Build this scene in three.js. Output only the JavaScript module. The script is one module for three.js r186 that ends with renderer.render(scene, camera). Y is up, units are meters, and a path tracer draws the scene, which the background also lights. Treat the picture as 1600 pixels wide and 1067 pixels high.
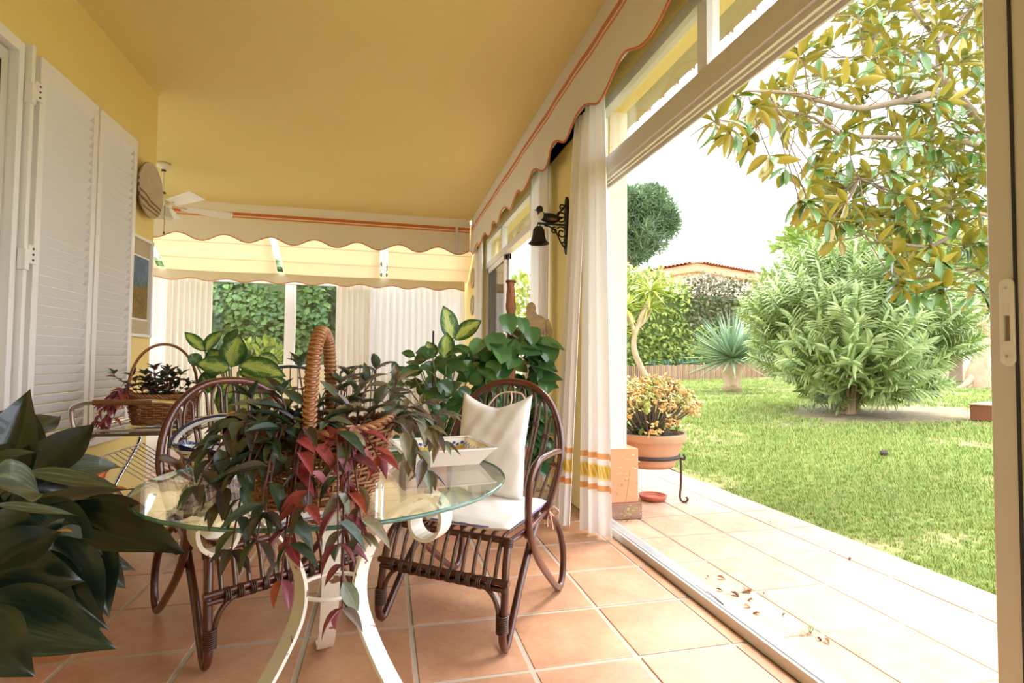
import * as THREE from 'three';
import { mergeGeometries } from 'three/addons/utils/BufferGeometryUtils.js';
import { RoundedBoxGeometry } from 'three/addons/geometries/RoundedBoxGeometry.js';

// ---------- camera, sky, sun, exposure ----------
const scene = new THREE.Scene();
const EYE = new THREE.Vector3(0, 1.08, 0), FOCAL = 830, FW = 1600, FH = 1067;
const camera = new THREE.PerspectiveCamera(2 * Math.atan(FH / 2 / FOCAL) * 180 / Math.PI, FW / FH, 0.05, 400);
const CR = new THREE.Vector3(0.97294872, 0.00999277, 0.23080495), CU = new THREE.Vector3(-0.01818416, 0.99927694, 0.03339056), CB = new THREE.Vector3(-0.2303044, -0.0366843, 0.97242694);
camera.position.copy(EYE);
camera.quaternion.setFromRotationMatrix(new THREE.Matrix4().makeBasis(CR, CU, CB));
scene.add(camera);
scene.background = new THREE.Color(0.965, 0.99, 1.09);      // bright even overcast
const sun = new THREE.DirectionalLight(new THREE.Color(1, 0.95, 0.86), 1.1);
sun.position.set(9, 15, -7); sun.target.position.set(2, 0, -4); sun.shadow.radius = 30;
sun.castShadow = true; sun.shadow.mapSize.set(2048, 2048);
Object.assign(sun.shadow.camera, { left: -16, right: 16, top: 16, bottom: -16, near: 1, far: 60 });
scene.add(sun, sun.target);
const renderer = new THREE.WebGLRenderer({ antialias: true });
renderer.toneMapping = THREE.LinearToneMapping;
renderer.toneMappingExposure = 5.1;
renderer.shadowMap.enabled = true;

// ---------- helpers ----------
let seed = 1;
function R() { seed = (seed + 0x6D2B79F5) | 0; let t = Math.imul(seed ^ (seed >>> 15), 1 | seed); t = (t + Math.imul(t ^ (t >>> 7), 61 | t)) ^ t; return ((t ^ (t >>> 14)) >>> 0) / 4294967296; }
const RR = (a, b) => a + (b - a) * R();
const RS = (s) => { seed = s; };
const V = (x, y, z) => new THREE.Vector3(x, y, z);
const lin = (r, g, b) => new THREE.Color().setRGB(r, g, b);
const lerp = (a, b, t) => a + (b - a) * t, clamp = (x, a, b) => Math.min(b, Math.max(a, x)), smooth = (a, b, x) => { const t = clamp((x - a) / (b - a), 0, 1); return t * t * (3 - 2 * t); };
// a point of the place read off the photograph: the sight line of a pixel cut with a plane of known x, y or z
function ray(px, py) { return V(0, 0, 0).addScaledVector(CR, (px - FW / 2) / FOCAL).addScaledVector(CU, -(py - FH / 2) / FOCAL).addScaledVector(CB, -1); }
const atZ = (px, py, z) => { const d = ray(px, py); return d.multiplyScalar(z / d.z).add(EYE); };
const atX = (px, py, x) => { const d = ray(px, py); return d.multiplyScalar(x / d.x).add(EYE); };
const atY = (px, py, y) => { const d = ray(px, py); return d.multiplyScalar((y - EYE.y) / d.y).add(EYE); };
const ground = (x, z) => -0.02 + 0.03 * Math.max(0, 0.72 * x - 0.69 * z - 4.2);
function onLawn(px, py) { const d = ray(px, py); let t = 1; for (; t < 60; t += 0.02) { const p = d.clone().multiplyScalar(t).add(EYE); if (p.y < ground(p.x, p.z)) return p; } return d.multiplyScalar(60).add(EYE); }

const taken = {};
function numbered(n) { if (taken[n] === undefined) { taken[n] = 0; return n; } taken[n]++; return n + '_' + String(taken[n]).padStart(3, '0'); }
function tag(o, label, category, group, kind) { if (label) o.userData.label = label; if (category) o.userData.category = category; if (group) o.userData.group = group; if (kind) o.userData.kind = kind; return o; }
function thing(name, label, category, pos = [0, 0, 0], turn = 0, group) { const g = new THREE.Group(); g.name = numbered(name); g.position.set(...pos); g.rotation.y = turn; scene.add(g); return tag(g, label, category, group); }
function clean(g) { const q = g.index ? g.toNonIndexed() : g; if (!q.attributes.uv) q.setAttribute('uv', new THREE.BufferAttribute(new Float32Array(q.attributes.position.count * 2), 2)); for (const k of Object.keys(q.attributes)) if (!['position', 'normal', 'uv', 'color'].includes(k)) q.deleteAttribute(k); return q; }
function merge(gs) { gs = (Array.isArray(gs) ? gs : [gs]); if (gs.length === 1) return gs[0]; return mergeGeometries(gs.map(clean), false); }
function part(name, gs, m, parent, label) { const o = new THREE.Mesh(merge(gs), m); o.name = parent ? name : numbered(name); (parent || scene).add(o); if (label) o.userData.label = label; return o; }
function single(name, gs, m, label, category, group) { return tag(part(name, gs, m), label, category, group); }
function struct(name, gs, m, parent, label) { const o = part(name, gs, m, parent); if (!parent) { o.userData.kind = 'structure'; o.userData.category = o.name.split('_')[0]; o.userData.label = label; } return o; }
// geometries
function bx(x0, x1, y0, y1, z0, z1) { const g = new THREE.BoxGeometry(Math.abs(x1 - x0), Math.abs(y1 - y0), Math.abs(z1 - z0)); boxUV(g); return g.translate((x0 + x1) / 2, (y0 + y1) / 2, (z0 + z1) / 2); }
function rb(x0, x1, y0, y1, z0, z1, r = 0.004) { return new RoundedBoxGeometry(Math.abs(x1 - x0), Math.abs(y1 - y0), Math.abs(z1 - z0), 2, r).translate((x0 + x1) / 2, (y0 + y1) / 2, (z0 + z1) / 2); }
function boxUV(g) { const p = g.attributes.position, n = g.attributes.normal, u = g.attributes.uv; for (let i = 0; i < p.count; i++) { const ax = Math.abs(n.getX(i)), ay = Math.abs(n.getY(i)); if (ax > .5) u.setXY(i, p.getZ(i), p.getY(i)); else if (ay > .5) u.setXY(i, p.getX(i), p.getZ(i)); else u.setXY(i, p.getX(i), p.getY(i)); } return g; }
function tube(pts, r, seg, rad = 7, closed = false) {
  const c = pts instanceof THREE.Curve ? pts : new THREE.CatmullRomCurve3(pts.map((p) => (p.isVector3 ? p : V(...p))), closed, 'centripetal');
  const g = new THREE.TubeGeometry(c, seg || Math.max(4, (pts.length || 8) * 4), 1, rad, closed);
  // radius may vary along the tube
  const p = g.attributes.position, S = g.parameters.tubularSegments, n = g.attributes.normal;
  for (let i = 0; i <= S; i++) { const rr = typeof r === 'function' ? r(i / S) : r; for (let j = 0; j <= rad; j++) { const k = i * (rad + 1) + j; p.setXYZ(k, p.getX(k) + n.getX(k) * (rr - 1), p.getY(k) + n.getY(k) * (rr - 1), p.getZ(k) + n.getZ(k) * (rr - 1)); } }
  if (closed) return g;
  const caps = [];
  for (const [t, s] of [[0, -1], [1, 1]]) { const rr = typeof r === 'function' ? r(t) : r, d = c.getTangentAt(t).multiplyScalar(s), o = c.getPointAt(t); const cg = new THREE.CircleGeometry(rr * .99, rad); cg.applyQuaternion(new THREE.Quaternion().setFromUnitVectors(V(0, 0, 1), d)); cg.translate(o.x, o.y, o.z); caps.push(cg); }
  return mergeGeometries([g, ...caps].map(clean), false);
}
const rod = (a, b, r, rad = 7) => tube(new THREE.LineCurve3(a.isVector3 ? a : V(...a), b.isVector3 ? b : V(...b)), r, 1, rad);
function lathe(pts, seg = 32) { return new THREE.LatheGeometry(pts.map(([x, y]) => new THREE.Vector2(x, y)), seg); }
function sheet(nu, nv, f, uvf) { // f(u,v) -> Vector3
  const pos = [], uv = [], idx = [];
  for (let j = 0; j <= nv; j++) for (let i = 0; i <= nu; i++) { const p = f(i / nu, j / nv); pos.push(p.x, p.y, p.z); const q = uvf ? uvf(i / nu, j / nv) : [i / nu, j / nv]; uv.push(q[0], q[1]); }
  for (let j = 0; j < nv; j++) for (let i = 0; i < nu; i++) { const a = j * (nu + 1) + i, b = a + 1, c = a + nu + 1, d = c + 1; idx.push(a, b, d, a, d, c); }
  const g = new THREE.BufferGeometry(); g.setAttribute('position', new THREE.Float32BufferAttribute(pos, 3)); g.setAttribute('uv', new THREE.Float32BufferAttribute(uv, 2)); g.setIndex(idx); g.computeVertexNormals(); return g;
}
// a leaf lying along +z from its base, face up (+y): half-width profile w(t), droop and side fold
function leaf(L, W, o = {}) {
  const { nl = 6, droop = 0.25, fold = 0.15, peak = 0.45, wave = 0, tip = 1.1, nw = 2 } = o;
  const prof = (t) => { const s = t < peak ? Math.sin(Math.PI / 2 * Math.pow(t / peak, .75)) : Math.cos(Math.PI / 2 * Math.pow((t - peak) / (1 - peak), tip)); return Math.max(s, 0.015); };
  return sheet(nw * 2, nl, (u, v) => { const s = (u - .5) * 2, hw = W / 2 * prof(v), a = droop * v * 1.3; const y = -L * droop * v * v * .8 + Math.abs(s) * hw * fold * 2 + wave * W * Math.sin(v * 9 + (s > 0 ? 1.5 : 0)) * Math.abs(s); return V(s * hw, y, L * v * (1 - droop * droop * .25 * v)); });
}
function orient(dir, up) { const z = dir.clone().normalize(), x = new THREE.Vector3().crossVectors(up, z); if (x.lengthSq() < 1e-6) x.set(1, 0, 0); x.normalize(); const y = new THREE.Vector3().crossVectors(z, x); return new THREE.Quaternion().setFromRotationMatrix(new THREE.Matrix4().makeBasis(x, y, z)); }
function leafMesh(name, geo, m, parent, pos, dir, up, s = 1) { const o = new THREE.Mesh(geo, m); o.name = name; o.position.copy(pos); o.quaternion.copy(orient(dir, up)); o.scale.setScalar(s); parent.add(o); return o; }
function scatter(name, geo, m, parent, items, label) { // many small like pieces, as one
  const im = new THREE.InstancedMesh(geo, m, items.length); im.name = parent ? name : numbered(name); const M = new THREE.Matrix4(), q = new THREE.Quaternion(), s = V(1, 1, 1);
  items.forEach((it, i) => { s.setScalar(it.s ?? 1); if (it.sv) s.copy(it.sv); M.compose(it.p, it.q || orient(it.d, it.u || V(0, 1, 0)), s); im.setMatrixAt(i, M); if (it.c) im.setColorAt(i, it.c); });
  im.userData.kind = 'stuff'; if (label) im.userData.label = label; (parent || scene).add(im); return im;
}
const rdir = () => { const z = RR(-1, 1), a = RR(0, 6.2832), r = Math.sqrt(1 - z * z); return V(r * Math.cos(a), z, r * Math.sin(a)); };

// ---------- procedural textures ----------
function hash(x, y, s) { let h = Math.imul(x, 374761393) + Math.imul(y, 668265263) + Math.imul(s, 1442695041); h = Math.imul(h ^ (h >>> 13), 1274126177); return ((h ^ (h >>> 16)) >>> 0) / 4294967296; }
function vn(x, y, per, s) { const xi = Math.floor(x), yi = Math.floor(y), fx = x - xi, fy = y - yi, m = (a) => ((a % per) + per) % per; const u = fx * fx * (3 - 2 * fx), v = fy * fy * (3 - 2 * fy); return lerp(lerp(hash(m(xi), m(yi), s), hash(m(xi + 1), m(yi), s), u), lerp(hash(m(xi), m(yi + 1), s), hash(m(xi + 1), m(yi + 1), s), u), v); }
function fbm(x, y, per, s, oct = 4) { let a = .5, t = 0, n = 0; for (let i = 0; i < oct; i++) { t += a * vn(x * per, y * per, per, s + i); n += a; a *= .5; per *= 2; } return t / n; } // x,y in 0..1, tiles
function tex(w, h, f, srgb = true, rep) { // f(u,v) -> [r,g,b] 0..1
  const d = new Uint8Array(w * h * 4); for (let j = 0; j < h; j++) for (let i = 0; i < w; i++) { const c = f(i / w, j / h), k = (j * w + i) * 4; d[k] = clamp(c[0], 0, 1) * 255; d[k + 1] = clamp(c[1] ?? c[0], 0, 1) * 255; d[k + 2] = clamp(c[2] ?? c[0], 0, 1) * 255; d[k + 3] = 255; }
  const t = new THREE.DataTexture(d, w, h); t.wrapS = t.wrapT = THREE.RepeatWrapping; t.magFilter = THREE.LinearFilter; t.minFilter = THREE.LinearMipmapLinearFilter; t.generateMipmaps = true; if (srgb) t.colorSpace = THREE.SRGBColorSpace; if (rep) t.repeat.set(rep, rep); t.needsUpdate = true; return t;
}
const std = (o) => new THREE.MeshStandardMaterial(o), phy = (o) => new THREE.MeshPhysicalMaterial(o);
const grain = tex(256, 256, (u, v) => { const n = fbm(u, v, 16, 3, 4); return [n, n, n]; }, false);
const grainFine = grain.clone(); grainFine.repeat.set(6, 6); grainFine.needsUpdate = true;
const weave = tex(64, 64, (u, v) => { const a = .5 + .25 * Math.sin(u * 6.2832 * 16) + .25 * Math.sin(v * 6.2832 * 16); return [a, a, a]; }, false, 12);
const paintTex = (r, g, b, amp, s) => tex(256, 256, (u, v) => { const n = (fbm(u, v, 4, s, 5) - .5) * amp; return [r + n, g + n, b + n]; });
const M = {
  ceiling: std({ map: (() => { const t = paintTex(.92, .85, .585, .02, 11); t.repeat.set(.35, .35); return t; })(), roughness: .9, bumpMap: grainFine, bumpScale: .0006 }),
  wall: std({ map: (() => { const t = paintTex(.94, .855, .56, .02, 12); t.repeat.set(.35, .35); return t; })(), roughness: .9, bumpMap: grainFine, bumpScale: .0008 }),
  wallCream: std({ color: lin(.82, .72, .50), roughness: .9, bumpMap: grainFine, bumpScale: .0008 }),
  orangePaint: std({ map: (() => { const t = tex(256, 256, (u, v) => { const n = fbm(u, v, 6, 5, 5), f = smooth(.70, .73, n); return [lerp(.85, .70, f), lerp(.55, .45, f), lerp(.40, .34, f)]; }); return t; })(), roughness: .85, bumpMap: grain, bumpScale: .001 }),
  white: phy({ color: lin(.86, .85, .83), roughness: .42, clearcoat: .15 }),
  alu: phy({ color: lin(.68, .645, .585), roughness: .4, clearcoat: .15 }),
  aluWhite: phy({ color: lin(.82, .81, .80), roughness: .35, clearcoat: .2 }),
  metalTrack: std({ color: lin(.78, .79, .82), metalness: .85, roughness: .35 }),
  black: std({ color: lin(.02, .02, .022), roughness: .5 }),
  rubber: std({ color: lin(.03, .03, .03), roughness: .8 }),
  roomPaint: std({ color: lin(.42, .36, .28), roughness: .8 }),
  chrome: std({ color: lin(.86, .86, .87), metalness: 1, roughness: .16 }),
  glass: phy({ color: lin(.97, .985, .98), roughness: 0, transmission: 1, thickness: 0, ior: 1.45 }),
  glassDark: phy({ color: lin(.30, .33, .36), roughness: .02, transmission: 1, thickness: 0, ior: 1.5 }),
  grout: std({ color: lin(.45, .38, .30), roughness: .95, bumpMap: grainFine, bumpScale: .001 }),
  groutOut: std({ color: lin(.36, .29, .22), roughness: .95, bumpMap: grainFine, bumpScale: .001 }),
  cloth: phy({ color: lin(.86, .83, .78), roughness: .95, transmission: .28, thickness: 0, bumpMap: weave, bumpScale: .0004 }),
  cushion: phy({ color: lin(.90, .87, .83), roughness: .95, sheen: .2, bumpMap: weave, bumpScale: .0005 }),
  piping: std({ color: lin(.62, .20, .09), roughness: .9 }),
};
// ---------- tiles ----------
const PITCH = 0.4, JOINT = 0.017, GX = 0.12, GZ = -1.83;
function tileTex(r, g, b, s) { return tex(256, 256, (u, v) => { const n = fbm(u, v, 3, s, 5) - .5, m = fbm(u, v, 24, s + 9, 3) - .5, sp = hash(Math.floor(u * 200), Math.floor(v * 200), s) > .995 ? -.12 : 0; return [r + n * .13 + m * .05 + sp, g + n * .15 + m * .05 + sp, b + n * .14 + m * .05 + sp]; }); }
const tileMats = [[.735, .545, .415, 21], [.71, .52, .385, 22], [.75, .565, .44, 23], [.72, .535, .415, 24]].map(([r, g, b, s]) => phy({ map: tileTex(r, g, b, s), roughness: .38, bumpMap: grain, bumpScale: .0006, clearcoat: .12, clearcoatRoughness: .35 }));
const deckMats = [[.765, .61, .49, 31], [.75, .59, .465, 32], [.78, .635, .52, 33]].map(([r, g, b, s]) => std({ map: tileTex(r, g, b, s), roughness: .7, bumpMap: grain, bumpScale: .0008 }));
const tileGeo = new RoundedBoxGeometry(PITCH - JOINT, 0.02, PITCH - JOINT, 1, 0.004);
{ const p = tileGeo.attributes.position, u = tileGeo.attributes.uv; for (let i = 0; i < p.count; i++) u.setXY(i, p.getX(i) / PITCH + .5, p.getZ(i) / PITCH + .5); }
const floor = struct('floor', bx(-4.95, 1.39, -0.25, -0.004, -9.6, 2.0), M.grout, null, 'terracotta tiled veranda floor with pale grout joints');
RS(5);
for (let i = -6; i < 4; i++) for (let k = -3; k < 18; k++) {
  const x = GX + (i + .5) * PITCH, z = GZ - (k + .5) * PITCH, last = x + .2 > 1.385; if (x - .2 < -1.91 && z > -5) continue;
  const t = new THREE.Mesh(tileGeo, tileMats[Math.floor(R() * 4)]); t.name = 'tile'; t.position.set(x, -0.01 + RR(-.0008, .0008), z); t.rotation.set(RR(-.0015, .0015), Math.floor(R() * 4) * Math.PI / 2, RR(-.0015, .0015));
  if (x - .2 > 1.3) continue; floor.add(t);
}
const stripGeo = new RoundedBoxGeometry(.058, .02, PITCH - JOINT, 1, .003);
for (let k = -3; k < 12; k++) { const t = new THREE.Mesh(stripGeo, tileMats[k & 3]); t.name = 'tile'; t.position.set(1.354, -.01, GZ - (k + .5) * PITCH); floor.add(t); }
const deck = struct('floor_terrace', bx(1.39, 2.83, -0.3, -0.006, -12, 2.0), M.groutOut, null, 'sunlit terracotta terrace paving along the lawn edge');
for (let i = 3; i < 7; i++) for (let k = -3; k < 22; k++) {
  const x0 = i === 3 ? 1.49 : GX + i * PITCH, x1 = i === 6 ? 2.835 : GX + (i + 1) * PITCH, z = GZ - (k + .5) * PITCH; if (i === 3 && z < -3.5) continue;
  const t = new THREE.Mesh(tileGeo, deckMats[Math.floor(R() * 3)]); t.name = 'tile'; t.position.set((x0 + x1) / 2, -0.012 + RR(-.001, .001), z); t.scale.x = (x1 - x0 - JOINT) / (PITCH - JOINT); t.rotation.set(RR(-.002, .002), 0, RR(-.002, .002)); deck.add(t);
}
// ---------- room shell ----------
const CY = 3.28, WX = 1.40, LX = -1.90;
struct('ceiling', bx(-5.0, 1.62, CY, CY + .2, -8.25, 2.0), M.ceiling, null, 'flat ochre yellow painted veranda ceiling');
struct('wall_left', [bx(LX - .25, LX, 0, CY, -4.955, -3.25), bx(LX - .25, LX, 2.72, CY, -3.25, -1.7), bx(LX - .25, LX, 0, CY, -1.7, 2.0)], M.wall, null, 'yellow house wall carrying the white louvred shutters');
struct('wall_bay', bx(-5.0, LX - .25, 0, CY, -4.955, -4.7), M.wall, null, 'yellow house wall round the corner from the shutters');
struct('wall_house', [bx(-5.0, LX - .25, 0, CY, -1.7, -1.5), bx(-4.2, -4.0, 0, CY, -4.7, -1.7), bx(-4.2, LX - .25, CY - .3, CY, -4.7, -1.7), bx(-4.2, LX - .25, -.1, 0, -4.7, -1.7)], M.roomPaint, null, 'inner room behind the house door');
struct('wall_back', bx(-5.0, 1.62, 0, CY, 1.8, 2.0), M.wall, null, 'yellow wall behind the viewer');
// right side: pillars between the glazed openings
struct('wall_right', [bx(WX, 1.62, 0, CY, -4.5, -3.43), bx(WX, 1.62, 0, CY, -9.9, -7.6), bx(WX, 1.62, 2.84, CY, -7.6, 2.0), bx(WX, 1.62, 0, 2.84, 1.5, 2.0)], M.wall, null, 'yellow pillars and lintel between the garden doors');
struct('baseboard_outer', [rb(1.42, 1.725, .11, .48, -4.52, -3.425, .006)], M.orangePaint, null, 'orange painted plinth of the pillar beside the door');
struct('baseboard_tile', [rb(1.415, 1.745, 0, .11, -4.54, -3.405, .004)], std({ map: tileTex(.56, .42, .34, 41), roughness: .5 }), null, 'brown tile skirting under the orange plinth');
struct('trim_overexposed_1', [bx(1.50, 1.632, .48, 2.84, -3.43, -3.418), bx(1.62, 1.632, .48, 2.95, -4.5, -3.43)], M.wallCream, null, 'paler skin on the outer pillar faces with overexposure put into its colour');  // outdoor overexposure painted in as a paler skin over the wall colour
// eaves outside the doors
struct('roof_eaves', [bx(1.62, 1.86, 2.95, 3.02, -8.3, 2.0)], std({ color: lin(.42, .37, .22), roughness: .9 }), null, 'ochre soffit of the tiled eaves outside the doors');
{
  const m = std({ map: tileTex(.72, .5, .38, 51), roughness: .85 }), eaves = thing('roof_tile_edge', 'row of clay roof tiles along the eaves above the door', 'roof tiles');
  const g = new THREE.CylinderGeometry(.085, .095, .42, 12, 1, false, 0, Math.PI).rotateZ(-Math.PI / 2 + .2).translate(1.78, 3.06, 0);
  const g2 = sheet(8, 1, (u, v) => { const a = Math.PI * u; return V(1.58 + v * .38, 3.10 - v * .075 + Math.sin(a) * .075, Math.cos(a) * .085); });
  for (let i = 0; i < 48; i++) { const o = new THREE.Mesh(g2, m); o.name = 'roof_tile'; o.position.z = 1.6 - i * .2; eaves.add(o); }
  part('roof_bed', bx(1.58, 1.9, 3.02, 3.075, -8.3, 2.0), m, eaves);
}
// far lean-to: dado wall, glazing bars, sloping glazed roof
const FZ = -9.7;
struct('wall_far', [bx(-5.0, 1.62, 0, .93, FZ - .2, FZ), bx(-5, 1.62, 2.42, 2.56, FZ - .1, FZ)], M.wallCream, null, 'low pale wall under the far window');
{
  const w = struct('window_1', [bx(-5, WX, .93, .98, FZ - .09, FZ - .01), bx(-5, WX, 2.36, 2.42, FZ - .09, FZ - .01)], M.white, null, 'white framed sliding window across the far end');
  for (const [a, b] of [[-4.98, -4.9], [-3.3, -3.2], [-1.7, -1.53], [-.05, .02], [1.33, 1.4]]) part('mullion', rb(a, b, .98, 2.36, FZ - .085, FZ - .02), M.white, w);
  part('latch', bx(-1.578, -1.568, 1.05, 1.14, FZ - .02, FZ - .012), M.black, w);
  for (const [a, b] of [[-4.9, -3.3], [-3.2, -1.7], [-1.53, -.05], [.02, 1.33]]) part('pane', bx(a, b, .98, 2.36, FZ - .055, FZ - .05), M.glass, w);
  const r = struct('roof_glazed', [bx(-5, 1.62, 2.45, 2.56, FZ - .12, FZ - .02)], M.white, null, 'white rafters of the sloping glazed roof over the awning');
  const slope = (x, w) => { const g = new THREE.BoxGeometry(w, .09, 1.72); g.rotateX(Math.atan2(3.32 - 2.52, FZ * -1 - 8.2) * -1).translate(x, 3.0, -8.95); return g; };
  for (const x of [-4.95, -3.45, -1.70, -.06, 1.5]) part('rafter', slope(x, .06), M.white, r);
  for (const [a, b] of [[-4.92, -3.48], [-3.42, -1.73], [-1.67, -.09], [-.03, 1.47]]) { const g = new THREE.BoxGeometry(b - a, .006, 1.72); g.rotateX(-Math.atan2(.8, 1.5)).translate((a + b) / 2, 3.04, -8.95); part('pane', g, M.glass, r); }
  // unseen glazed side, added at the left to bring daylight into the bay
  const b = struct('window_added_2', [bx(-5.0, -4.9, 0, .1, -9.6, -4.955), bx(-5, -4.9, 2.4, 2.5, -9.6, -4.955)], M.white, null, 'unseen white glazed side added to light the left bay');
  for (const z of [-5.0, -6.5, -8.05, -9.6]) part('mullion', bx(-5, -4.9, .1, 3.28 - (z < -8.2 ? .8 : 0), z - .04, z + .04), M.white, b);
  for (const [z0, z1] of [[-6.46, -5.04], [-8.01, -6.54], [-9.56, -8.09]]) part('pane', bx(-4.955, -4.95, .1, 2.4, z0, z1), M.glass, b);
}
// ---------- garden door: track, header, transom ----------
{
  const d = struct('door_1', [bx(1.388, 1.40, 0, .045, -3.43, 1.5), bx(1.40, 1.49, 0, .018, -3.43, 1.5)], M.alu, null, 'aluminium sliding door frame open to the garden');
  part('track_rail', [bx(1.405, 1.413, .018, .05, -3.43, 1.5), bx(1.447, 1.455, .018, .05, -3.43, 1.5), bx(1.484, 1.49, .0, .036, -3.43, 1.5)], M.metalTrack, d);
  part('header', [rb(1.385, 1.49, 2.31, 2.41, -3.43, 1.5), bx(1.40, 1.415, 2.285, 2.31, -3.43, 1.5), bx(1.44, 1.452, 2.29, 2.31, -3.43, 1.5), bx(1.478, 1.49, 2.285, 2.31, -3.43, 1.5)], M.alu, d);
  part('jamb', rb(1.39, 1.485, 0, 2.31, -3.43, -3.38), M.alu, d);
  part('transom_rail', [rb(1.40, 1.47, 2.77, 2.84, -3.43, 1.5), rb(1.40, 1.47, 2.41, 2.44, -3.43, 1.5)], M.alu, d);
  for (const [z, w] of [[-3.4, .04], [-2.15, .075], [-.9, .075], [.4, .075]]) part('transom_mullion', rb(1.40, 1.47, 2.44, 2.77, z - w / 2, z + w / 2), M.aluWhite, d);
  for (const [a, b] of [[-3.38, -2.19], [-2.11, -.94], [-.86, .36]]) part('transom_pane', bx(1.43, 1.436, 2.44, 2.77, a, b), M.glass, d);
  // second glazed opening farther down the room
  const e = struct('door_2', [bx(1.39, 1.49, 0, .045, -7.6, -4.5), rb(1.39, 1.49, 2.40, 2.48, -7.6, -4.5), rb(1.40, 1.47, 2.78, 2.84, -7.6, -4.5)], M.aluWhite, null, 'white framed sliding doors beyond the bell bracket');
  for (const z of [-7.57, -6.55, -5.15, -4.53]) part('transom_mullion', rb(1.40, 1.47, 2.48, 2.78, z - .03, z + .03), M.aluWhite, e);
  for (const [a, b] of [[-7.54, -6.58], [-6.52, -5.18], [-5.12, -4.56]]) part('transom_pane', bx(1.43, 1.436, 2.48, 2.78, a, b), M.glass, e);
  part('jamb', rb(1.40, 1.48, .045, 2.40, -7.6, -7.55), M.aluWhite, e); part('jamb', rb(1.40, 1.48, .045, 2.40, -4.55, -4.5), M.aluWhite, e);
  const leafD = (z0, z1, x) => { part('leaf_frame', [rb(x, x + .035, .05, 2.4, z0, z0 + .07), rb(x, x + .035, .05, 2.4, z1 - .07, z1), bx(x, x + .035, .05, .15, z0, z1), bx(x, x + .035, 2.33, 2.4, z0, z1)], M.aluWhite, e); part('leaf_pane', bx(x + .015, x + .02, .15, 2.33, z0 + .07, z1 - .07), M.glassDark, e); };
  leafD(-7.55, -6.35, 1.405); leafD(-7.5, -6.3, 1.445);
}
{ // sliding leaf at the right edge of the view
  const t = thing('sliding_door_leaf', 'beige aluminium sliding door leaf with recessed pull at right edge', 'door', [1.385, .05, -.96]);
  part('stile', rb(0, .045, 0, 2.25, 0, .105, .006), M.alu, t);
  part('glazing_bead', [rb(.008, .037, .1, 2.15, .105, .122), rb(-.004, .0, 0, 2.25, .055, .062, .001)], M.black, t);
  part('rail', rb(0, .045, 0, .1, .105, 1.3), M.alu, t); part('rail', rb(0, .045, 2.15, 2.25, .105, 1.3), M.alu, t); part('stile', rb(0, .045, 0, 2.25, 1.3, 1.4), M.alu, t);
  part('pane', bx(.018, .026, .1, 2.15, .12, 1.3), M.glass, t);
  const sh = new THREE.Shape(); const w = .013, hh = .098; sh.absarc(0, hh - w, w, 0, Math.PI); sh.absarc(0, -hh + w, w, Math.PI, 2 * Math.PI); const hole = new THREE.Path(); hole.moveTo(-.008, -.045); hole.lineTo(.008, -.045); hole.lineTo(.008, .045); hole.lineTo(-.008, .045); sh.holes.push(hole);
  const pl = part('pull_plate', new THREE.ExtrudeGeometry(sh, { depth: .005, bevelEnabled: true, bevelSize: .002, bevelThickness: .002, bevelSegments: 2, curveSegments: 10 }).rotateY(-Math.PI / 2).translate(-.002, 1.13, .043), M.aluWhite, t);
  part('recess', [bx(-.001, .0015, 1.085, 1.175, .034, .052)], std({ color: lin(.3, .27, .22), roughness: .6 }), pl); part('finger_grip', rb(-.006, 0, 1.145, 1.175, .035, .051, .002), M.aluWhite, pl);
  for (const s of [-1, 1]) part('screw', new THREE.CylinderGeometry(.0035, .0035, .003, 10).rotateZ(Math.PI / 2).translate(-.009, 1.13 + s * .078, .043), M.chrome, pl);
}
{ // house door at the left edge
  const d = struct('door_3', [rb(LX - .08, LX + .03, 0, 2.72, -3.25, -3.21), rb(LX - .08, LX + .03, 2.66, 2.72, -3.21, -1.7), rb(LX - .08, LX + .03, 0, 2.62, -1.8, -1.7)], M.white, null, 'white frame of the house door at the left edge');
  part('leaf_frame', [rb(LX - .07, LX - .015, .05, 2.65, -3.205, -3.16), bx(LX - .07, LX - .015, .05, .18, -3.16, -1.8), bx(LX - .07, LX - .015, 2.58, 2.65, -3.16, -1.8)], M.alu, d);
  part('seal', [bx(LX - .05, LX - .02, .18, 2.58, -3.16, -3.145)], M.black, d); part('pane', bx(LX - .046, LX - .04, .18, 2.58, -3.15, -1.8), M.glass, d);
}
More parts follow.
